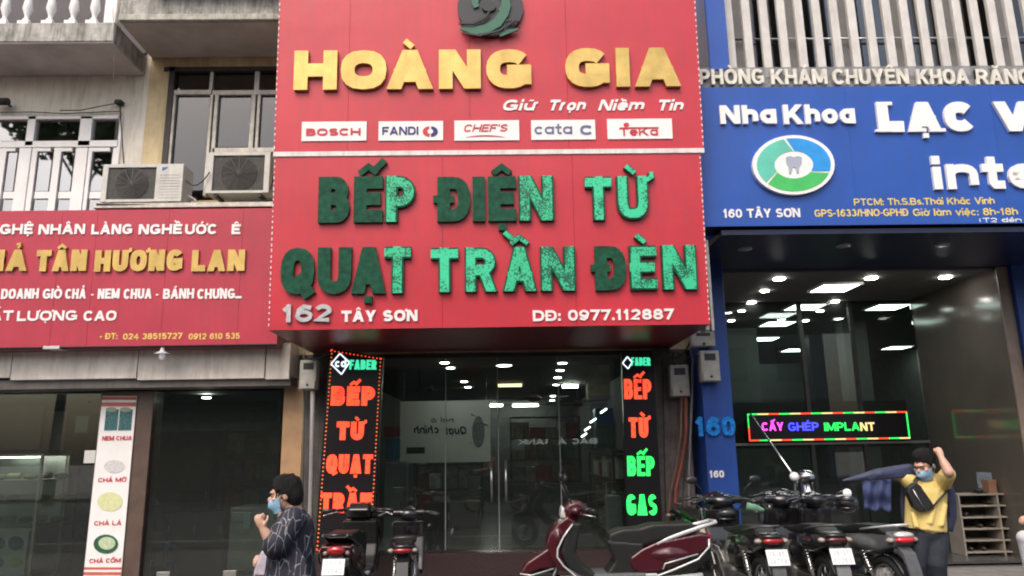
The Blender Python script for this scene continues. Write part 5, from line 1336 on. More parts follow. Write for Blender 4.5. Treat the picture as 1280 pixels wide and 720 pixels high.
b.tube([V_(363, 712, .02), V_(362, 760, .02), Vector((V_(362, 760).x, YW+.02, .15))], [(.155, .19), (.18, .2), (.22, .24)], 24)
limb(b, [V_(366, 650, -.1), el.lerp(sh1, .12)], [.085, .088]); limb(b, [V_(366, 652, .14), el2.lerp(sh2, .3)], [.08, .07])
limb(b, [V_(354, 670, -.14), V_(349, 692, -.12), V_(346, 725, -.1)], [.07, .075, .08])
for i in range(9):
    a = i*.7; b.tube([V_(349+i*4, 672+i*3, -.15), V_(343+i*5, 735, -.18)], [.01, .024], 8)
organic('dress', b, pattern_mat('printed_black_cloth', (.012, .013, .025), (.42, .42, .46), scale=15, th=.03), wo, .010, 3)
for s_ in (-.09, .09):
    b = MB(); x = V_(366, 770).x+.02; limb(b, [(x+.03, YW+s_, GW+.035), (x-.15, YW+s_, GW+.03)], [.045, .035]); organic('shoe', b, m_black, wo, .012, 2)
# plastic bag on her arm
b = MB(); limb(b, [V_(331, 690, .1), V_(329, 704, .1), V_(328, 722, .1)], [(.02, .02), (.05, .04), (.062, .05)], 12)
for i in range(6): b.tube([V_(327+i*1.5, 688, .07), V_(318+i*4, 720, .04)], [.006, .01], 6)
bg_ = thing('carrier_bag', 'translucent lilac carrier bag held by woman in dark dress', 'bag', loc=V_(328, 726, .1))
organic('bag_body', b, M('lilac_plastic', (.42, .38, .46), .25, var=.35, scale=14), bg_, .009, 2)
b = MB(); b.tube([V_(328, 694, .1), V_(332, 684, .12), V_(338, 701, .12)], .006, 6); b.build('handle', MATS['lilac_plastic'], bg_)

# --- seated figures
def seated(loc, rz, label, shirt, trou, seat_z=.45, lean=.1, arms=(.25, .45), mask=False, s=1.):
    t = thing('person', label, 'person', loc=loc, rz=rz); m = WM[t.name]
    def L_(x, y, z): return m @ Vector((x*s, y*s, z*s))
    dx = m.to_3x3()
    b = MB(); z0 = seat_z/s
    hc_ = L_(.1+lean, 0, z0+.72); c_, ff, uu, rr = head(b, hc_, dx @ Vector((1, 0, -.3)), (0, 0, 1), s)
    limb(b, [L_(.07+lean, 0, z0+.66), L_(.04+lean*.8, 0, z0+.56)], [.05*s, .056*s])
    limb(b, [L_(lean*.7, 0, z0+.5), L_(lean*.3, 0, z0+.3), L_(0, 0, z0+.12)], [.11*s, .11*s, .12*s])
    for q in (-1, 1):
        e_ = L_(.12+lean*.3, q*.24, z0+.26); h_ = L_(arms[0]+.1, q*.14, z0+arms[1]-.2)
        limb(b, [L_(lean*.8, q*.17, z0+.5), e_], [.05*s, .04*s]); limb(b, [e_, h_], [.038*s, .025*s]); hand(b, h_, dx @ Vector((1, -q*.3, 0)), (0, 0, -1), .9*s, .8, q)
        kx = .42; limb(b, [L_(.02, q*.1, z0+.07), L_(kx, q*.13, z0+.06), L_(kx-.02, q*.13, .09/s)], [.08*s, .06*s, .04*s])
        limb(b, [L_(kx-.04, q*.13, .05/s), L_(kx+.13, q*.13, .035/s)], [.042*s, .03*s])
    organic('body', b, m_skin, t, .009, 3)
    head_bits(t, c_, ff, uu, rr, s, mask=mask)
    b = MB(); limb(b, [L_(lean*.8, 0, z0+.53), L_(lean*.6, 0, z0+.42), L_(lean*.2, 0, z0+.2), L_(0, 0, z0+.05)], [.08*s, .135*s, .14*s, .15*s])
    for q in (-1, 1):
        e_ = L_(.12+lean*.3, q*.24, z0+.26); h_ = L_(arms[0]+.1, q*.14, z0+arms[1]-.2)
        limb(b, [L_(lean*.8, q*.13, z0+.5), L_(lean*.8, q*.18, z0+.47), e_, e_.lerp(h_, .7)], [.07*s, .07*s, .055*s, .045*s])
    organic('jacket', b, shirt, t, .013, 3)
    b = MB()
    for q in (-1, 1): limb(b, [L_(.0, q*.08, z0+.08), L_(.2, q*.11, z0+.075), L_(.42, q*.13, z0+.06), L_(.40, q*.13, .15/s)], [.12*s, .1*s, .08*s, .06*s])
    organic('trousers', b, trou, t, .013, 3)
    for q in (-1, 1): b = MB(); limb(b, [L_(.36, q*.13, .045/s), L_(.56, q*.13, .04/s)], [.047*s, .038*s]); organic('shoe', b, m_black, t, .014, 2)
    return t
xs_ = gx(1318, 660, 7.9)
seated((xs_+.1, 7.9, 0), R(200), 'seated person in black jacket and pale jeans beside the shoe rack', M('black_cotton', (.015, .015, .017), .8), M('pale_jeans', (.5, .52, .55), .85, var=.15, bump=.2), .45)
seated((gx(198, 660, 10.4), 10.4, .03), R(190), 'dim seated person in dark clothes on blue stool inside the snack shop', M('dark_blouse', (.04, .055, .06), .8), M('olive_trousers', (.14, .15, .09), .85), .30, lean=.18)

# ------------------------------------------------------------------ air conditioners, meters, pipes, cables
def fan_grill(b, c, r, n=11):
    for i in range(1, n+1): b.torus(c, (0, 1, 0), r*i/n, .004, 28, 5)
    for k in range(6): t = PI*k/6; d = Vector((math.cos(t), 0, math.sin(t)))*r; b.tube([Vector(c)-d, Vector(c)+d], .004, 5)
m_acw = M('weathered_ac_casing', (.55, .54, .5), .5, var=.12, scale=6, streak=.35, scol=(.25, .23, .2))
m_acd = M('ac_coil_dark', (.05, .05, .045), .7, var=.4, scale=30)
def ac(x0, y0, x1, y1, Y, D, fan, label, logo):
    r = rect(x0, y0, x1, y1, Y); t = thing('ac_unit', label, 'air conditioner', loc=((r[0]+r[1])/2, Y, r[2]))
    f = rect(fan[0], fan[1], fan[2], fan[3], Y)
    b = MB(); e = .012
    b.box(r[0], r[1], Y+.02, Y+D, r[2], r[3], .012)
    b.box(r[0], f[0], Y, Y+.03, r[2], r[3], .004); b.box(f[1], r[1], Y, Y+.03, r[2], r[3], .004); b.box(f[0], f[1], Y+.001, Y+.03, f[3], r[3]); b.box(f[0], f[1], Y+.001, Y+.03, r[2], f[2])
    b.build('casing', m_acw, t)
    MB().box(f[0], f[1], Y+.0185, Y+.0195, f[2], f[3]).build('coil', m_acd, t)
    c = ((f[0]+f[1])/2, Y+.004, (f[2]+f[3])/2); R_ = min(f[1]-f[0], f[3]-f[2])*.47
    b = MB(); fan_grill(b, c, R_); b.build('grille', M('grille_grey', (.09, .088, .085), .5), t)
    b = MB(); b.lathe((c[0], c[1]+.002, c[2]), (0, 1, 0), [(0, 0), (R_*.25, 0), (R_*.25, .01)], 14); b.build('fan_hub', m_black, t)
    if logo:
        w_ = r[1]-f[1]
        for k in range(9):
            z = r[2]+(r[3]-r[2])*(.1+k*.075); MB().box(f[1]+w_*.15, r[1]-w_*.1, Y-.004, Y+.002, z, z+.008).build('louver', m_acw, t)
        p = PlaneAt = U(logo[0], logo[1], Y-.001); b = MB(); b.ngon([p, p+Vector((.075, 0, 0)), p+Vector((.0, 0, -.05))], (0, -.004, 0)); b.build('brand_mark', M('logo_blue', (.02, .15, .45), .4), t)
    b = MB(); b.tube([(r[1]-.02, Y+D*.6, r[2]+.15), (r[1]+.08, Y+D*.7, r[2]+.1), (r[1]+.09, Y+D*.9, r[2]-.1)], .015, 6); b.build('refrigerant_pipe', m_white, t)
    for k in (.15, .85): x = r[0]+(r[1]-r[0])*k; MB().box(x-.02, x+.02, Y+.02, Y+D, r[2]-.045, r[2]-.002).build('foot', m_dark, t)
    return t
ac(127, 205, 228, 252, 9.0, .32, (134, 209, 194, 249), 'white outdoor air conditioner with blue mark standing on the ledge above snack shop sign', (203, 209))
ac(258, 190, 337, 241, 9.15, .3, (266, 194, 330, 238), 'smaller weathered air conditioner hanging at the dark framed window', None)
r = rect(118, 253, 345, 259, 8.98)
b = MB(); b.box(r[0], r[1], 8.95, YF-.01, r[2]-.01, r[3]-.012, .004); tag(b.build('ledge_bracket', m_alu), 'long grey metal ledge carrying the air conditioners above red sign', 'ledge')
m_met = m_meter
def meter(x0, y0, x1, y1, Y, label):
    r = rect(x0, y0, x1, y1, Y); t = thing('electricity_meter', label, 'electricity meter', loc=((r[0]+r[1])/2, Y, r[2])); w_ = r[1]-r[0]; h = r[3]-r[2]
    MB().box(r[0], r[1], Y, Y+.13, r[2], r[3], .012).build('case', m_met, t)
    MB().box(r[0]+w_*.22, r[1]-w_*.2, Y-.004, Y+.002, r[2]+h*.68, r[3]-h*.1).build('window', m_black, t)
    MB().box(r[0]+w_*.06, r[1]-w_*.06, Y-.02, Y+.01, r[2]+h*.02, r[2]+h*.3, .008).build('terminal_cover', m_met, t)
    b = MB(); b.lathe((r[0]+w_*.5, Y-.02, r[2]+h*.16), (0, -1, 0), [(0, .008), (w_*.06, .008), (w_*.06, 0)], 10); b.build('seal', m_black, t)
    return t
meter(838, 456, 862, 496, 9.3, 'grey electricity meter lowest of three, at top of the red conduit')
meter(876, 438, 900, 477, 9.0, 'cream electricity meter fixed on edge of the blue pillar')
meter(864, 414, 894, 433, 9.0, 'electricity meter half hidden under corner of the red sign')
meter(374, 450, 396, 487, 9.25, 'dim grey meter box on the pier left of the tall LED sign')
def cable(pts, r, mat, label, name='conduit', cat='conduit'):
    b = MB(); b.tube([U(*p) for p in pts], r, 8); return tag(b.build(name, mat), label, cat)
cable([(857, 496, 9.33), (858, 540, 9.36), (853, 575, 9.38), (845, 610, 9.4), (843, 655, 9.4), (844, 690, 9.4)], .022, m_conduit, 'reddish conduit curving down from the lowest meter')
cable([(852, 496, 9.36), (851, 545, 9.38), (846, 580, 9.4), (838, 615, 9.4), (836, 660, 9.4), (836, 690, 9.4)], .016, M('brown_hose', (.2, .11, .08), .5), 'thin brown conduit running beside the reddish one', )
cable([(862, 430, 9.2), (866, 450, 9.3), (864, 520, 9.36), (861, 600, 9.4), (862, 690, 9.4)], .014, m_pipe, 'grey cable along the inner edge of the blue pillar', 'cable', 'cable')
cable([(842, 440, 9.38), (840, 452, 9.36), (846, 458, 9.33)], .01, m_wire, 'black cable looping into the lowest meter', 'cable', 'cable')
cable([(890, 430, 9.1), (884, 437, 9.08)], .01, m_wire, 'short black cable between the two upper meters', 'cable', 'cable')
cable([(391, 487, 9.3), (390, 560, 9.32), (388, 640, 9.34), (386, 700, 9.35)], .03, m_pipe, 'grey plastic downpipe on the pier left of LED sign', 'downpipe', 'pipe')
cable([(380, 440, 9.4), (379, 560, 9.42), (377, 700, 9.42)], .012, M('old_green_pipe', (.1, .12, .09), .6), 'thin dull green pipe beside the grey downpipe', 'downpipe', 'pipe')
# post leaning behind the red scooter
b = MB(); b.tube([U(874, 652, 7.9), U(885, 680, 7.85), U(897, 707, 7.8), (U(897, 707, 7.8).x+.1, 7.78, .0)], [.03, .026, .026, .026], 6); tag(b.build('leaning_plank', M('pale_wood', (.42, .37, .3), .8, var=.25, scale=15)), 'pale wooden stick leaning between the red scooter and blue pillar', 'stick')
# wires on the cream wall
def wire(pts, label, r=.007, Y0=None):
    b = MB(); b.tube([U(*p) for p in pts], r, 6); return tag(b.build('wall_wire', m_wire), label, 'wire')
wire([(-30, 141, 9.56), (40, 140, 9.55), (80, 142, 9.55), (151, 139, 9.56)], 'straight black wire along the cream wall above the white doors')
wire([(75, 138, 9.5), (100, 138, 9.5), (125, 133, 9.5), (146, 129, 9.55)], 'black wire rising to the small junction box on cream wall')
wire([(150, 130, 9.55), (151, 150, 9.53), (153, 180, 9.4), (155, 204, 9.3)], 'black wire dropping to the air conditioner', .009)
b = MB(); b.ball(U(148, 128, 9.54), (.06, .04, .03)); b.box(*[v for v in (U(145, 128, 9.54).x, U(153, 128, 9.54).x, 9.5, 9.6, gz(148, 130, 9.54), gz(148, 126, 9.54))]); tag(b.build('junction_box', m_wire), 'small black junction box on cream wall above the doors', 'junction box')
b = MB(); p = U(5, 127, 9.45); b.tube([p+Vector((-.12, 0, 0)), p+Vector((.06, 0, .0))], .05, 10); b.tube([p+Vector((.0, .0, 0)), p+Vector((0, .15, 0))], .015, 6); tag(b.build('wall_bracket', m_wire), 'rusty dark bracket on the cream wall at top of the white doors', 'bracket')
# lamp and vent under the snack sign
p = U(203, 439, 8.95); t = thing('eave_lamp', 'small white lamp with flat shade under the snack shop sign', 'lamp', loc=p)
b = MB(); b.lathe(p, (0, 0, -1), [(.0, -.06), (.02, -.05), (.03, -.0), (.09, .03), (.092, .035), (.03, .03)], 16); b.build('shade', M('lamp_shade_grey', (.5, .48, .5), .4), t)
b = MB(); b.ball(p+Vector((0, 0, -.06)), (.035, .035, .045)); b.build('bulb', M('white_bulb', (.8, .78, .82), .3, emit=.15), t)
p = U(67, 434, 8.95); b = MB(); b.box(p.x-.1, p.x+.1, 8.9, 9.1, p.z-.03, p.z+.01, .005); tag(b.build('vent_box', m_steel), 'small flat metal box under left part of snack shop sign', 'vent')
# soffit lights of the clinic
for i, (x, y) in enumerate(((931, 311), (1054, 307), (1178, 306))):
    p = UZ(x, y, CZ-.004); b = MB(); b.lathe(p, (0, 0, -1), [(0, .012), (.075, .012), (.085, 0)], 20)
    tag(b.build('soffit_light', M('unlit_downlight', (.3, .3, .34), .3)), ('unlit round light in navy soffit nearest the blue pillar', 'unlit round light in middle of the navy soffit', 'unlit round light in navy soffit above the taupe wall')[i], 'downlight', 'unlit lights in the clinic soffit')
def panel_light(x, y, w_, h_, label, z=None, cat='ceiling light', name='ceiling_light', mat=None, grp='lit ceiling lights inside the clinic'):
    p = UZ(x, y, z); b = MB(); b.box(p.x-w_/2, p.x+w_/2, p.y-h_/2, p.y+h_/2, p.z-.015, p.z+.02, .003); o = b.build('lens', mat or m_panel)
    t = thing(name, label, cat, loc=p, group=grp); o.parent = t; o.location = o.location-Vector(p)
    b = MB(); f = .03
    for s in (-1, 1): b.box(p.x-w_/2-f, p.x+w_/2+f, p.y+s*(h_/2+f/2)-f/2, p.y+s*(h_/2+f/2)+f/2, p.z-.02, p.z+.02); b.box(p.x+s*(w_/2+f/2)-f/2, p.x+s*(w_/2+f/2)+f/2, p.y-h_/2, p.y+h_/2, p.z-.019, p.z+.02)
    b.build('frame', m_white, t); return t
ZC = CZ-.04
for x, y, l in ((1043, 359, 'large lit ceiling panel nearest the clinic front'), (1006, 383, 'second lit ceiling panel from the clinic front'), (972, 404, 'third lit ceiling panel from the clinic front'), (955, 423, 'small far lit ceiling panel next to the grey partition'), (994, 437, 'farthest lit ceiling panel deep in the clinic'), (1109, 383, 'lit ceiling panel behind the black column in clinic'), (1121, 434, 'far lit ceiling panel beside the taupe wall')):
    panel_light(x, y, .52, .52, l, ZC)
def spot(x, y, z, label, r=.05, mat=None, grp='round lit spotlights in the clinic ceiling'):
    p = UZ(x, y, z); b = MB(); b.lathe(p, (0, 0, -1), [(0, .008), (r, .008), (r*1.25, 0)], 16); o = tag(b.build('spotlight', mat or m_lamp), label, 'spotlight', grp)
for x, y, l in ((974, 349, 'round spotlight in lobby ceiling, first from the blue pillar'), (1089, 348, 'round spotlight in lobby ceiling, in the middle'), (1182, 347, 'round spotlight in lobby ceiling, next to the taupe wall')): spot(x, y, ZC, l, .065)
for x, y, l in ((956, 364, 'tiny spotlight below the lobby one nearest the pillar'), (940, 378, 'tiny spotlight second deep along the left wall'), (927, 389, 'tiny spotlight third deep along the left wall'), (1044, 377, 'tiny spotlight under the largest ceiling panel'), (1025, 389, 'tiny spotlight beside the second ceiling panel'), (1007, 401, 'tiny spotlight between the panels in middle of clinic'), (914, 401, 'faintest tiny spotlight deep at the left wall')): spot(x, y, ZC, l, .05)
# clinic furniture
YR = 10.1
r = rect(1203, 617, 1290, 704, YR); t = thing('shoe_rack', 'pale wooden shoe rack with open shelves standing by the clinic side wall', 'shoe rack', loc=((r[0]+r[1])/2, YR+.15, 0))
m_rk = M('pale_laminate', (.3, .27, .23), .55, var=.12, scale=8)
x0_, x1_ = r[0], r[1]+.35; zt = r[3]; nsh = 5
for k, x in enumerate((x0_, (x0_+x1_)/2-.12, x1_-.02)): MB().box(x, x+.022, YR, YR+.32, .03, zt, .003).build('upright', m_rk, t)
for k in range(nsh+1): z = .06+(zt-.08)*k/nsh; MB().box(x0_+.024, x1_-.022, YR+.003, YR+.318, z, z+.02, .002).build('shelf', m_rk, t)
MB().box(x0_+.02, x1_, YR+.32, YR+.33, .03, zt).build('back_panel', M('rack_back', (.1, .09, .08), .7), t)
for i, (px_, w_, h_, mm, l, c, nm) in enumerate(((1222, .12, .07, m_black, 'black pouch on the shoe rack, left end', 'pouch', 'pouch'), (1237, .11, .17, M('brown_card', (.28, .15, .09), .7), 'brown carton standing on the shoe rack', 'carton', 'carton'), (1251, .1, .08, m_black, 'black cap between brown carton and white box', 'cap', 'cap'), (1262, .14, .11, M('white_card', (.6, .6, .58), .6), 'white box on the shoe rack beside the black cap', 'box', 'white_box'))):
    x = gx(px_, 610, YR+.15); b = MB()
    if nm in ('pouch', 'cap'): b.ball((x, YR+.15, zt+.0+h_*.5), (w_/2, .08, h_*.5)); b.box(x-w_*.5, x+w_*.5, YR+.05, YR+.2, zt, zt+.015, .005)
    else: b.box(x-w_/2, x+w_/2, YR+.08, YR+.22, zt, zt+h_, .004); b.box(x-w_/2-.004, x+w_/2+.004, YR+.075, YR+.225, zt+h_*.75, zt+h_+.004, .002)
    tag(b.build(nm, mm), l, c)
for k in range(7):
    x = x0_+.12+.17*(k % 4); z = .06+(zt-.08)*((k*2) % 5)/nsh+.022; b = MB(); b.ball((x, YR+.14, z+.03), (.04, .11, .03)); b.ball((x, YR+.2, z+.05), (.035, .05, .035))
    tag(b.build('shoe', M('dark_leather', (.03, .025, .02), .4)), 'dark shoe, '+('lowest', 'upper', 'middle', 'second lowest', 'topmost', 'low inner', 'high inner')[k]+' of those on the clinic rack shelves', 'shoe', 'dark shoes on the rack shelves')
p = rect(1228, 592, 1252, 610, 10.9); 
sw = gx(1243, 335, YF)
# folding chair under the seated figure
def fold_chair(loc, rz):
    t = thing('folding_chair', 'folding chair with bent chrome legs under the seated person', 'chair', loc=loc, rz=rz); m = WM[t.name]
    def T(*a): return m @ Vector(a)
    for s in (-1, 1):
        b = MB(); b.tube([T(-.22, s*.2, .02), T(.15, s*.2, .44)], .012, 8); b.tube([T(.15, s*.2, .44), T(.2, s*.2, .44)], .012, 8); b.build('leg', m_chrome, t)
        b = MB(); b.tube([T(.27, s*.17, .02), T(-.12, s*.17, .44), T(-.25, s*.17, .85)], .012, 8); b.build('leg', m_chrome, t)
    b = MB(); b.tube([T(.27, -.17, .02), T(.27, .17, .02)], .012, 8); b.tube([T(-.22, -.2, .02), T(-.22, .2, .02)], .012, 8); b.build('floor_bar', m_chrome, t)
    MM = MB(); MM.add([T(x, y, z) for z in (.435, .46) for x, y in ((-.18, -.18), (.22, -.18), (.22, .18), (-.18, .18))], [(0, 3, 2, 1), (4, 5, 6, 7), (0, 1, 5, 4), (1, 2, 6, 5), (2, 3, 7, 6), (3, 0, 4, 7)]); MM.build('seat', M('navy_vinyl', (.02, .03, .08), .5), t)
    MM = MB(); MM.add([T(x-.25, y, z) for x in (-.015, .015) for y, z in ((-.17, .62), (.17, .62), (.17, .84), (-.17, .84))], [(0, 3, 2, 1), (4, 5, 6, 7), (0, 1, 5, 4), (1, 2, 6, 5), (2, 3, 7, 6), (3, 0, 4, 7)]); MM.build('backrest', MATS['navy_vinyl'], t)
fold_chair((xs_+.12, 7.9, 0), R(200))
# wall notice on the taupe wall
b = MB(); xw = sw-.004
for (a, c, z0, z1) in ((10.35, 10.62, .0, .0),):
    za, zb = gz(1237, 612, 10.5), gz(1237, 590, 10.5); b.box(xw-.006, xw, 10.3, 10.62, za, zb)
tag(b.build('notice', M('pale_blue_notice', (.35, .4, .5), .5, var=.5, scale=16)), 'small pale blue notice on the taupe wall above the shoe rack', 'notice')
# chrome post, rod with white ball
p = U(1012, 640, 8.9); t = thing('chrome_post', 'shiny steel post with rounded cap behind the parked motorbikes', 'post', loc=(p.x, 8.9, 0))
zt2 = gz(1012, 587, 8.9); b = MB(); b.tube([(p.x, 8.9, 0), (p.x, 8.9, zt2-.1)], .075, 20); b.build('tube', m_chrome, t)
b = MB(); b.lathe((p.x, 8.9, zt2-.1), (0, 0, 1), [(.1, 0), (.105, .02), (.1, .05), (.07, .09), (0, .1)], 20); b.build('cap', m_chrome, t)
b = MB(); b.tube([(p.x, 8.9, .0), (p.x, 8.9, .03)], .18, 24); b.build('base', m_steel, t)
b = MB()
for k in range(5): b.torus((p.x, 8.9, zt2-.32-.05*k), (0, 0, 1), .077, .006, 20, 5)
b.build('groove_ring', m_dark, t)
p0, p1 = U(938, 517, 9.9), U(989, 590, 8.6); t = thing('barrier_arm', 'thin dark rod slanting down to a round white end behind the bikes', 'rod', loc=(p1.x, p1.y, 0))
b = MB(); b.tube([p0, p1], .012, 8); b.build('rod', m_steel, t); b = MB(); b.ball(U(993, 596, 8.6), .052, 16, 12); b.build('white_end', M('white_ball', (.85, .85, .85), .4), t)
b = MB(); b.tube([U(993, 600, 8.6), (U(993, 600, 8.6).x, 8.6, 0)], .015, 8); b.build('stem', m_dark, t)
# white rear-view mirror among the bikes, green seat cover
b = MB(); pz = U(1066, 607, 7.6); b.lathe(pz, (-.2, -1, .1), [(0, 0), (.042, 0), (.046, -.012), (.03, -.03), (0, -.035)], 20); b.mi = 0; b.tube([pz+Vector((0, .02, -.02)), (b5.location.x+.1, 8.3, .95)], .006, 6); b.build('round_mirror', M('bright_mirror', (.85, .87, .9), .25), b5)

# ------------------------------------------------------------------ inside the middle shop
zc = Zc-.062
G2 = 'lit lamps inside the cooker shop'
def tube_lamp(x0, x1, y, label, mat=None, z=zc, h_=.06):
    a, c = UZ(x0, y, z), UZ(x1, y, z); t = thing('tube_lamp', label, 'tube lamp', loc=((a.x+c.x)/2, a.y, a.z-.05), group=G2)
    b = MB(); b.tube([(a.x, a.y, z-.045), (c.x, a.y, z-.045)], .025, 8); b.build('tube', mat or m_lamp, t)
    MB().box(a.x-.02, c.x+.02, a.y-.03, a.y+.03, z-.02, z).build('holder', m_white, t)
m_warm = M('warm_lamp', (1, .85, .5), .5, emit=3, ecol=(1, .8, .4))
tube_lamp(622, 652, 479, 'warm tube lamp near middle of the shop ceiling', m_warm)
tube_lamp(641, 672, 505, 'white tube lamp deep in the shop, right of the glass joint')
tube_lamp(600, 628, 505, 'white tube lamp deep in the shop, above the calligraphy board')
tube_lamp(703, 722, 480, 'short tube lamp beside the row of spotlights')
def shop_spot(x, y, label, r=.045, z=zc, mat=None): spot(x, y, z, label, r, mat, 'round spotlights in the cooker shop ceiling')
shop_spot(630, 457, 'brightest round lamp in the shop ceiling near glass joint', .09, mat=M('bright_lamp', (1, 1, 1), .5, emit=14, ecol=(1, .98, .93)))
for i, (x, y) in enumerate(((556, 453.5), (563, 460), (580, 477), (585, 484), (703, 454), (700, 463), (697, 472), (695, 481), (691, 495), (690, 500.5))):
    shop_spot(x, y, ('round shop spotlight nearest the glass, left half', 'round shop spotlight just behind the nearest left one', 'round shop spotlight above the calligraphy board', 'deepest round spotlight above the calligraphy board', 'first spotlight of the right hand row by the glass', 'second spotlight of the receding row', 'third spotlight of the receding row', 'fourth spotlight of the receding row beside the short tube', 'fifth spotlight of the receding row', 'last spotlight of the receding row')[i], .05)
# slanting row of lamp reflections, put in as small glowing rods
for i, (x, y, Y) in enumerate(((727, 546, 12.6), (731, 538, 12.2), (738, 528, 11.6), (751, 516, 11.0))):
    p = U(x, y, Y); b = MB(); b.tube([p, p+Vector((.07, -.1, .05))], .014, 8); tag(b.build('lamp_reflection', M('lamp_reflection_glow', (1, 1, 1), .5, emit=7, ecol=(.95, .97, 1))), ('lowest of the slanting lamp reflections inside the shop', 'second lowest of the slanting lamp reflections inside the shop', 'third of the slanting lamp reflections inside the shop', 'highest of the slanting lamp reflections inside the shop')[i], 'lamp', 'slanting row of small lamp reflections in the shop')
# calligraphy board seen from behind
YK = 11.3; PK = Plane(556, 578, YK); r = PK.rect(500, 501, 613, 578)
t = thing('calligraphy_board', 'pale hanging board with reversed brush lettering inside the cooker shop', 'board', mat=PK.matrix())
b = MB(); PK.slab(b, *r, -.02, 0); b.build('sheet', M('paper_board', (.8, .79, .74), .6, var=.08, scale=3), t)
MK = Plane(556, 578, YK); MK.u = Vector((-1, 0, 0))
word(MK, t, 'Quạt', (584, 533, 555, 543), w=.2, depth=.003, mat=m_black, shear=.2); word(MK, t, 'chính', (549, 532, 516, 542), w=.2, depth=.003, mat=m_black, shear=.2)
b = MB(); PK.slab(b, *PK.rect(508, 559, 531, 567), .0, .003); b.build('dark_label', m_black, t)
word(MK, t, 'nơi ở', (567, 522, 539, 528), w=.22, depth=.003, mat=m_mud)
b = MB(); ell(b, 598, 540, 8, 20, .001, .003, pl=PK); b.build('ink_painting', M('ink_wash', (.25, .25, .24), .7, var=.3, scale=18), t)
b = MB()
for k in range(7): a, c = random.uniform(588, 606), random.uniform(516, 560); b.tube([PK.at(a, c, .004), PK.at(a+random.uniform(-6, 6), c+random.uniform(-5, 5), .004), PK.at(a+random.uniform(-8, 8), c+random.uniform(-6, 8), .004)], .008, 4)
b.build('ink_strokes', MATS['ink_wash'], t)
for x in (505, 608): q = U(x, 500, YK); MB().tube([(q.x, YK+.01, q.z), (q.x, YK+.01, zc)], .005, 5).build('hanging_wire', m_steel, t)
# furniture
def sbox(name, x0, y0, x1, y1, Y, D_, mat, label, cat, zbase=.19, door=True, front=None):
    r = rect(x0, y0, x1, y1, Y); z0 = zbase if zbase is not None else r[2]
    t = thing(name, label, cat, loc=((r[0]+r[1])/2, Y, z0)); MB().box(r[0], r[1], Y, Y+D_, z0, r[3], .01).build('carcass', mat, t)
    if door:
        n = max(1, int((r[1]-r[0])/.4))
        for k in range(n):
            a = r[0]+.015+(r[1]-r[0]-.02)*k/n; c = r[0]+(r[1]-r[0]-.01)*(k+1)/n-.008; d = MB().box(a, c, Y-.015, Y-.002, z0+.04, r[3]-.03, .004).build('door', front or mat, t)
            MB().box(c-.05, c-.035, Y-.035, Y-.016, (z0+r[3])/2-.06, (z0+r[3])/2+.06, .004).build('handle', m_steel, d)
    return t
sbox('display_cabinet', 480, 578, 506, 680, 10.3, .4, M('grey_green_laminate', (.12, .14, .14), .4), 'grey green cabinet behind the glass next to tall LED sign', 'cabinet')
sbox('white_stove_box', 761, 620, 778, 665, 10.1, .35, M('pale_grey_carton', (.42, .42, .44), .6), 'pale grey upright carton behind glass beside narrow LED sign', 'carton', door=False)
sbox('low_counter', 530, 628, 600, 680, 13.0, .6, M('counter_brown', (.07, .055, .05), .4), 'low dark counter in the middle of the cooker shop', 'counter')
sbox('low_counter', 640, 605, 740, 680, 15.5, .6, M('counter_grey', (.09, .09, .09), .3), 'wider grey counter deep at the back of cooker shop', 'counter')
sbox('wall_cupboard', 745, 510, 790, 560, 13.5, .4, M('teal_cupboard', (.08, .14, .14), .35), 'teal wall cupboard with range hoods on the right', 'cupboard', zbase=None)
sbox('wall_cupboard', 735, 478, 762, 500, 12.0, .3, M('beige_card', (.28, .25, .17), .6), 'beige square box near the shop ceiling on the right', 'box', zbase=None, door=False)
sbox('wall_cupboard', 482, 548, 500, 574, 10.6, .05, M('blue_card', (.03, .13, .2), .5), 'blue placard above the grey green cabinet', 'placard', zbase=None, door=False)
sbox('wall_cupboard', 480, 533, 500, 546, 10.6, .05, M('red_card', (.2, .03, .04), .5), 'dull red placard above the blue one', 'placard', zbase=None, door=False)
def ceiling_fan(x, y, Y, label):
    p = U(x, y, Y); t = thing('ceiling_fan', label, 'ceiling fan', loc=p)
    b = MB(); b.tube([p, (p.x, p.y, zc)], .012, 6); b.build('rod', m_dark, t); b = MB(); b.lathe(p, (0, 0, 1), [(0, -.06), (.1, -.04), (.11, .02), (.05, .06), (0, .06)], 16); b.build('motor', M('bronze', (.12, .07, .04), .35, metal=.6), t)
    for k in range(5):
        a = 2*PI*k/5+x; d = Vector((math.cos(a), math.sin(a), 0)); s = Vector((-d.y, d.x, .15)); b = MB(); b.ngon([p+d*.1-s*.03, p+d*.6-s*.06, p+d*.62+s*.05, p+d*.1+s*.04], (0, 0, .008)); b.build('blade', M('walnut', (.08, .04, .025), .4), t)
ceiling_fan(668, 498, 12.5, 'bronze ceiling fan on display right of the glass joint'); ceiling_fan(722, 505, 14.5, 'bronze ceiling fan on display deeper in the shop'); ceiling_fan(540, 487, 13.5, 'bronze ceiling fan above the calligraphy board')

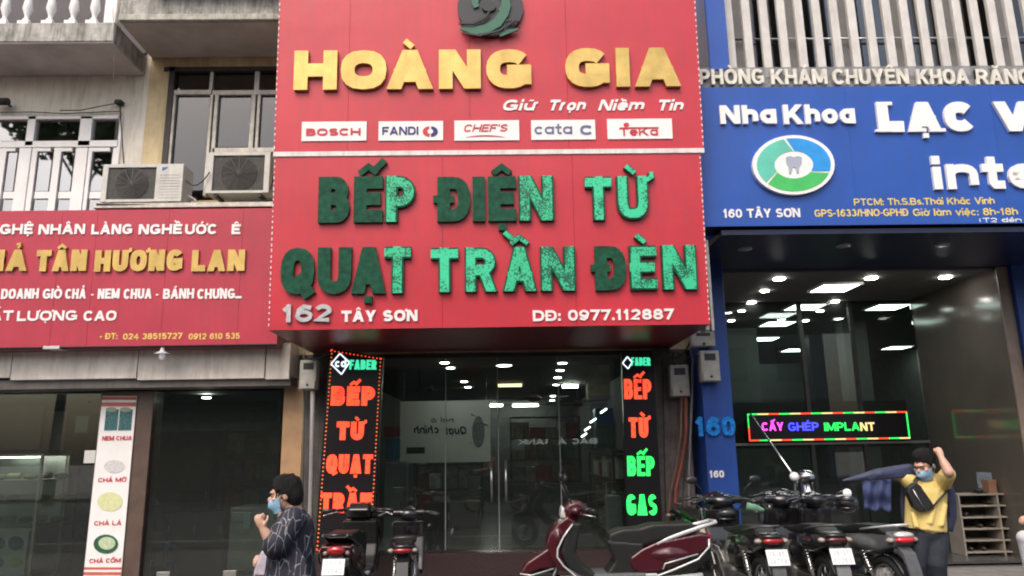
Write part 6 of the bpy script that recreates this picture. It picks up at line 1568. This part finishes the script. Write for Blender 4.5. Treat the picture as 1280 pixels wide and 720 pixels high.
# stocked shelves along the walls
COLS = [('white', (.5, .5, .48)), ('brown', (.22, .14, .08)), ('red', (.3, .04, .04)), ('blue', (.05, .1, .25)), ('grey', (.2, .2, .2)), ('green', (.08, .2, .12)), ('beige', (.36, .32, .24))]
def stock(x0, x1, y0, y1, H, nsh, where, floor=.19):
    t = thing('stock_shelf', 'dark metal stock shelf '+where, 'shelf', loc=((x0+x1)/2, (y0+y1)/2, floor))
    for x in (x0, x1-.03):
        for y in (y0, y1-.03): MB().box(x, x+.03, y, y+.03, floor, floor+H).build('upright', m_dark, t)
    for k in range(nsh):
        z = floor+.1+(H-.12)*k/(nsh-1); MB().box(x0+.001, x1-.001, y0+.001, y1-.001, z, z+.02).build('shelf_board', m_dark, t)
        if k == nsh-1: continue
        along = (x1-x0) > (y1-y0); a0_, a1_ = (x0+.05, x1-.05) if along else (y0+.05, y1-.05); a = a0_; i = 0
        while a < a1_-.2:
            w_ = random.uniform(.18, .38); w_ = min(w_, a1_-a); h_ = random.uniform(.18, (H-.2)/(nsh-1)-.05); cn, cc = random.choice(COLS)
            b = MB(); d0 = random.uniform(.01, .08)
            if along: b.box(a, a+w_-.02, y0+d0, y1-.04, z+.021, z+.021+h_, .006)
            else: b.box(x0+.02+d0, x1-.02-d0, a, a+w_-.02, z+.021, z+.021+h_, .006)
            tag(b.build('stock_box', M('stock_'+cn, cc, .55, var=.4, scale=7)), cn+' stock box, '+('first', 'second', 'third', 'fourth', 'fifth', 'sixth', 'seventh', 'eighth', 'ninth', 'tenth', 'eleventh', 'twelfth')[min(i, 11)]+' on shelf level '+('one', 'two', 'three', 'four', 'five')[k]+' '+where, 'box', 'boxes on the stock shelves')
            a += w_; i += 1
stock(gx(500, 600, 12.5), gx(600, 600, 12.5), 14.6, 15.0, 1.5, 4, 'under calligraphy board')
stock(gx(640, 600, 15), gx(740, 600, 15), 16.8, 17.2, 2.0, 5, 'at shop rear')
stock(DX1-.5, DX1-.05, 10.4, 13.2, 1.25, 4, 'on right shop wall')
stock(gx(55, 600, 12), gx(118, 600, 12), 11.2, 11.6, 1.3, 4, 'behind snack poster', .03)
stock(gx(262, 600, 13), gx(340, 600, 13), 13.6, 14.0, 1.9, 5, 'in snack room', .03)
# ------------------------------------------------------------------ snack shop
YD = 9.85
r = rect(-60, 568, 46, 712, YD); t = thing('display_case', 'glass snack display case with bright metal frame and picture panel below', 'display case', loc=((r[0]+r[1])/2, YD, .03))
rs = rect(-60, 568, 42, 664, YD)
b = MB(); f_ = .03
for z in (r[3]-f_, rs[2]): b.box(r[0], r[1], YD, YD+f_, z, z+f_); b.box(r[0], r[1], YD+.6, YD+.6+f_, z, z+f_)
for x in (r[0], r[1]-f_): b.box(x-.001, x+f_+.001, YD-.001, YD+f_+.001, .03, r[3]+.001); b.box(x-.001, x+f_+.001, YD+.599, YD+.6+f_+.001, .03, r[3]+.001); b.box(x, x+f_, YD+f_+.002, YD+.598, r[3]-f_, r[3]-.001)
b.build('frame', M('bright_aluminium', (.6, .58, .48), .3, metal=.5), t)
MB().box(r[0]+f_, r[1]-f_, YD+.012, YD+.018, rs[2]+f_, r[3]-f_).build('pane', g_case, t)
for k in range(3):
    z = rs[2]+.06+.27*k; MB().box(r[0]+.035, r[1]-.035, YD+.06, YD+.59, z, z+.012).build('shelf', m_steel, t)
    for j in range(6):
        x = r[0]+.15+j*.2; b = MB(); b.ball((x, YD+.3, z+.05), (.075, .12, .04)) if (j+k) % 2 else b.tube([(x-.07, YD+.25, z+.06), (x+.07, YD+.3, z+.06)], .04, 10)
        SNK = tag(b.build('snack_roll', M('banana_leaf_roll', (.14, .16, .08), .6, var=.3) if (j+k) % 2 else M('pale_sausage', (.4, .33, .2), .5, var=.2)), ('leaf wrapped' if (j+k) % 2 else 'pale sausage')+' snack roll '+('first', 'second', 'third', 'fourth', 'fifth', 'sixth')[j]+' along the '+('bottom', 'middle', 'top')[k]+' shelf of glass display case', 'snack', 'snacks in the display case')
MB().box(r[0]+f_, r[1]-f_-.001, YD+.58, YD+.59, .05, r[3]-.03).build('back_panel', m_steel, t)
MB().box(r[0]+f_, r[1]-f_-.04, YD+.004, YD+.012, .05, rs[2]).build('picture_panel', M('pale_green_panel', (.5, .62, .55), .5), t)
MB().box(r[0]+.1, r[1]-.1, YD+.1, YD+.16, r[3]-.05, r[3]-.032).build('case_lamp', M('case_lamp_lit', (1, 1, .9), .5, emit=10, ecol=(1, .97, .85)), t)
PS = Plane(20, 690, YD+.002)
for (cx, cy, rx, ry, mm) in ((20, 679, 10, 9, M('dish_teal_print', (.05, .14, .13), .4, var=.4, scale=30)), (-2, 679, 9, 8, MATS['dish_teal_print'] if 'dish_teal_print' in MATS else m_green), (19, 703, 9, 7, M('lettuce_print', (.3, .4, .06), .5, var=.4, scale=30)), (-3, 703, 8, 7, MATS['dark_leaf_print'])):
    b = MB(); ell(b, cx, cy, rx, ry, .0, .003, pl=PS); b.build('dish_picture', mm, t)
def flat_board(x0, y0, x1, y1, Y, mat, label, cat, name):
    r = rect(x0, y0, x1, y1, Y); return tag(MB().box(r[0], r[1], Y, Y+.02, r[2], r[3], .003).build(name, mat), label, cat)
m_pg2 = M('pale_grey_reflection', (.30, .29, .29), .5, var=.15, scale=3); m_pg3 = M('pale_warm_sheet', (.42, .41, .38), .5, var=.1)
flat_board(-30, 500, 52, 562, 12, m_pg2, 'wide grey panel standing for a reflection in the snack shop glass', 'board', 'reflection_panel'); flat_board(54, 514, 81, 563, 12.2, m_pg3, 'narrow pale reflection panel beside the wide grey one', 'board', 'reflection_panel')  # both panels stand in for pale reflections in the shop glass
flat_board(94, 520, 110, 541, 9.75, m_pg3, 'small pale paper hung behind the glass near the poster', 'paper', 'paper_sheet')
flat_board(105, 563, 122, 579, 9.59, M('notice_paper', (.62, .62, .6), .7), 'white notice taped to the glass beside tall snack poster', 'notice', 'paper_sheet')
t = sbox('chest_freezer', 286, 634, 348, 704, 9.95, .6, M('grey_metal_cabinet', (.45, .46, .42), .35, metal=.3, var=.15), 'dull grey metal freezer behind the glass beside the tan pier', 'freezer', zbase=.03, door=False)
r = rect(290, 640, 344, 652, 9.95)
MB().box(r[0], r[1], 9.93, 9.948, r[2]-.0, r[3], .006).build('lid_handle', m_steel, t)
flat_board(304, 641, 313, 661, 9.9, M('green_tag', (.6, .75, .68), .6), 'small pale green sheet taped to the grey freezer', 'sheet', 'paper_sheet')
xs2 = gx(199, 700, 10.4); t = thing('plastic_stool', 'low blue plastic stool inside the snack shop', 'stool', loc=(xs2, 10.4, .03))
m_bl = M('blue_plastic', (.05, .25, .7), .4)
MB().box(xs2-.15, xs2+.15, 10.25, 10.55, .29, .32, .012).build('seat', m_bl, t)
for sx in (-1, 1):
    for sy in (-1, 1): MB().tube([(xs2+sx*.12, 10.4+sy*.12, .29), (xs2+sx*.145, 10.4+sy*.145, .03)], .018, 6).build('leg', m_bl, t)
    MB().tube([(xs2+sx*.135, 10.27, .12), (xs2+sx*.135, 10.53, .12)], .01, 6).build('rung', m_bl, t)
sbox('steel_table', 150, 640, 280, 700, 12.6, .5, M('worn_steel', (.1, .1, .1), .4, metal=.3), 'dim steel work table at the back of snack shop', 'table', zbase=.03)
sbox('storage_shelf', 225, 560, 262, 700, 13.2, .3, M('storage_dark', (.05, .045, .04), .6), 'tall dark storage shelf deep in the snack shop', 'shelf', zbase=.03)
tube_l = None
spot(258, 497, gz(258, 497, 10.2), 'small round lamp glowing in the snack shop ceiling', .05, m_lamp, None)
p = UZ(258, 497, GZ1+.0)
# ------------------------------------------------------------------ far side of the street (seen only in the glass)
def opp(x0, x1, h, mat, label, awn):
    t = thing('shop_house', label, 'building', loc=((x0+x1)/2, -10.5, 0))
    b = MB(); b.box(x0, x1, -16, -10.5, 3.4, h); b.box(x0, x0+.3, -16, -10.5, 0, 3.4); b.box(x1-.3, x1, -16, -10.5, 0, 3.4); b.box(x0+.3, x1-.3, -16, -13.5, 0, 3.4); b.build('wall', mat, t)
    for fl in range(int((h-3.6)/3)):
        for k in range(2):
            xx = x0+(x1-x0)*(.28+.44*k); w = MB().box(xx-.6, xx+.6, -10.52, -10.44, 4.3+fl*3, 5.9+fl*3).build('window', m_frame, t); MB().box(xx-.53, xx+.53, -10.44, -10.43, 4.38+fl*3, 5.82+fl*3).build('pane', g_dark, w)
    MB().box(x0+.1, x1-.1, -10.5, -10.3, 2.7, 3.5, .01).build('fascia', awn, t)
    b = MB(); b.add([(x0+.2, -10.3, 2.7), (x1-.2, -10.3, 2.7), (x1-.2, -9.2, 2.35), (x0+.2, -9.2, 2.35), (x0+.2, -10.3, 2.67), (x1-.2, -10.3, 2.67), (x1-.2, -9.2, 2.32), (x0+.2, -9.2, 2.32)], [(0, 1, 2, 3), (7, 6, 5, 4), (0, 4, 5, 1), (1, 5, 6, 2), (2, 6, 7, 3), (3, 7, 4, 0)]); b.build('awning', awn, t)
opp(-14, -8.6, 4.6, m_conc, 'low concrete shop across the street, mirrored in snack shop glass', m_green)
opp(-8.5, -3.2, 6.8, m_room_dk, 'grey shop house across the street with red awning', m_reddk)  # wall colour kept dark to stand for shade of the street trees
opp(-3.1, 3.4, 6.8, M('bank_grey', (.1, .1, .1), .5), 'grey bank building mirrored in the cooker shop glass', m_navy)  # tree shade put into this dark facade colour too
opp(3.5, 9, 6.8, m_yel, 'ochre shop house across the street, beside the bank', m_bluep)
opp(9.1, 15, 6.8, m_conc, 'plain concrete house across the street, mirrored in clinic glass', m_dark)
q = MB(); 
t = thing('bank_sign', 'pale bank lettering mirrored in the cooker shop glass', 'sign', loc=(.9, -10.2, 1.6))
def Pm(px, py, yo):  # where the mirror image in the shop glass points to
    d = ray(px, py); s_ = (YF-0)/d.y; hit = O+d*s_; d2 = Vector((d.x, -d.y, d.z)); return hit+d2*((yo-YF)/d2.y)
a, c = Pm(647, 556, -9.15), Pm(746, 546, -9.15)
class PB_: pass
pb = Plane.__new__(Plane); pb.o = Vector((c.x, -9.15, min(a.z, c.z))); pb.u = Vector((-1, 0, 0)); pb.v = Vector((0, 0, 1)); pb.n = Vector((0, 1, 0))
def wordw(pl, parent, text, W_, H_, w_, mat):
    tot = sum(nat_w(ch, w_) for ch in text)+.12*(len(text)-1); x = 0; k = W_/H_/tot
    for ch in text:
        W2 = nat_w(ch, w_)*k*H_
        if ch != ' ': m_ = MB(); add_glyph(m_, ch, W2, min(w_, W2/H_*.46) if nat_w(ch, .01) > .11 else w_, H_, x*H_, 0, pl.o, pl.u, pl.v, pl.n, .05); m_.build('letter', mat, parent)
        x += (nat_w(ch, w_)+.12)*k
wordw(pb, t, 'BẮC Á BANK', abs(c.x-a.x), abs(c.z-a.z)*.8, .22, M('bank_white', (.9, .9, .88), .4, emit=1.6))  # glow added to the letters so their mirror image shows
MB().box(min(a.x, c.x)-.3, max(a.x, c.x)+.3, -9.22, -9.16, pb.o.z-.25, pb.o.z+abs(c.z-a.z)+.3).build('board', M('bank_board', (.03, .06, .05), .4), t)
def tree(x, y, h, rad, label, nl=2600, lo=.4, ls=1.):
    t = thing('street_tree', label, 'tree', loc=(x, y, 0)); b = MB(); random.seed(int(x*10)+99)
    b.tube([(x, y, -.15), (x+.1, y, h*.25), (x-.05, y+.1, h*.5), (x+.1, y, h*.8)], [.2, .15, .11, .04], 9)
    tips = []
    for k in range(9):
        a = k*2.4; z0 = h*(lo+(.8-lo)*k/9); L_ = rad*(.5+.5*random.random()); p0 = Vector((x, y, z0)); p2 = p0+Vector((math.cos(a)*L_, math.sin(a)*L_, h*.16)); b.tube([p0, p0.lerp(p2, .5)+Vector((0, 0, .25)), p2], [.06, .04, .015], 6); tips += [p2, p0.lerp(p2, .6)]
    b.build('trunk', M('bark', (.09, .07, .055), .9, var=.3, bump=.4), t)
    l = MB()
    for k in range(nl):
        c_ = random.choice(tips)+Vector((random.gauss(0, .5), random.gauss(0, .5), random.gauss(.25, .38))); s_ = random.uniform(.06, .13)*ls
        u_ = Vector((random.gauss(0, 1), random.gauss(0, 1), random.gauss(0, .6))).normalized(); v_ = u_.orthogonal().normalized()
        l.add([c_-u_*s_, c_+v_*s_*.5, c_+u_*s_, c_-v_*s_*.5], [(0, 1, 2, 3)])
    l.build('crown', M('leaves', (.05, .10, .03), .6, var=.5, scale=3), t, fix=False)
tree(-15.6, -7.6, 16.2, 2.6, 'tall leafy street tree mirrored in the white door panes', 3000, .68, 2.2); tree(1.8, -8.2, 8.0, 2.0, 'leafy street tree mirrored in the clinic glass'); tree(-12.5, -7.9, 7.2, 2.1, 'shorter street tree at far end of the opposite pavement')
# riders' motorbikes standing across the road, mirrored low in the glass
rb = dup(ub, (-.1, -1.6, -.15), R(175), 'motorbike on the road mirrored low in the cooker shop glass', 'motorbikes on the road behind')
rb2 = dup(ub, (1.3, -2.2, -.15), R(8), 'second motorbike on the road mirrored behind red scooter', 'motorbikes on the road behind')
seated((-.12, -1.6, -.15+.0), R(175), 'rider in orange jacket on the road, mirrored in shop glass', M('orange_jacket', (.85, .16, .03), .7), M('grey_trousers', (.08, .08, .09), .8), .86, lean=.15, arms=(.4, .42))

# loose cables along the fronts
def hang(p0, p1, sag, label, r=.008):
    a, c = U(*p0), U(*p1); b = MB(); b.tube([a.lerp(c, i/12)+Vector((0, 0, -sag*4*(i/12)*(1-i/12))) for i in range(13)], r, 6); tag(b.build('cable', m_wire), label, 'cable')
hang((120, 255, 8.94), (342, 250, 9.0), .03, 'thin black cable resting along the grey ledge')
hang((232, 225, 9.1), (262, 215, 9.12), .12, 'looped cable between the two air conditioners')
hang((338, 236, 9.2), (345, 205, 8.6), .05, 'short cable running from smaller air conditioner to the red sign')
hang((846, 441, 9.3), (882, 440, 9.0), .06, 'sagging cable between meters under the red sign corner')
hang((866, 420, 9.05), (838, 446, 9.3), .1, 'lower cable loop under the red sign corner', .011)
hang((868, 445, 9.1), (852, 640, 9.35), -.02, 'long straight black cable down the grey pillar', .007)
hang((828, 448, 9.45), (832, 640, 9.45), .01, 'thin cable at glass edge of the grey pillar', .006)
hang((375, 446, 9.2), (412, 440, 8.95), .05, 'cable feeding the tall red LED sign')
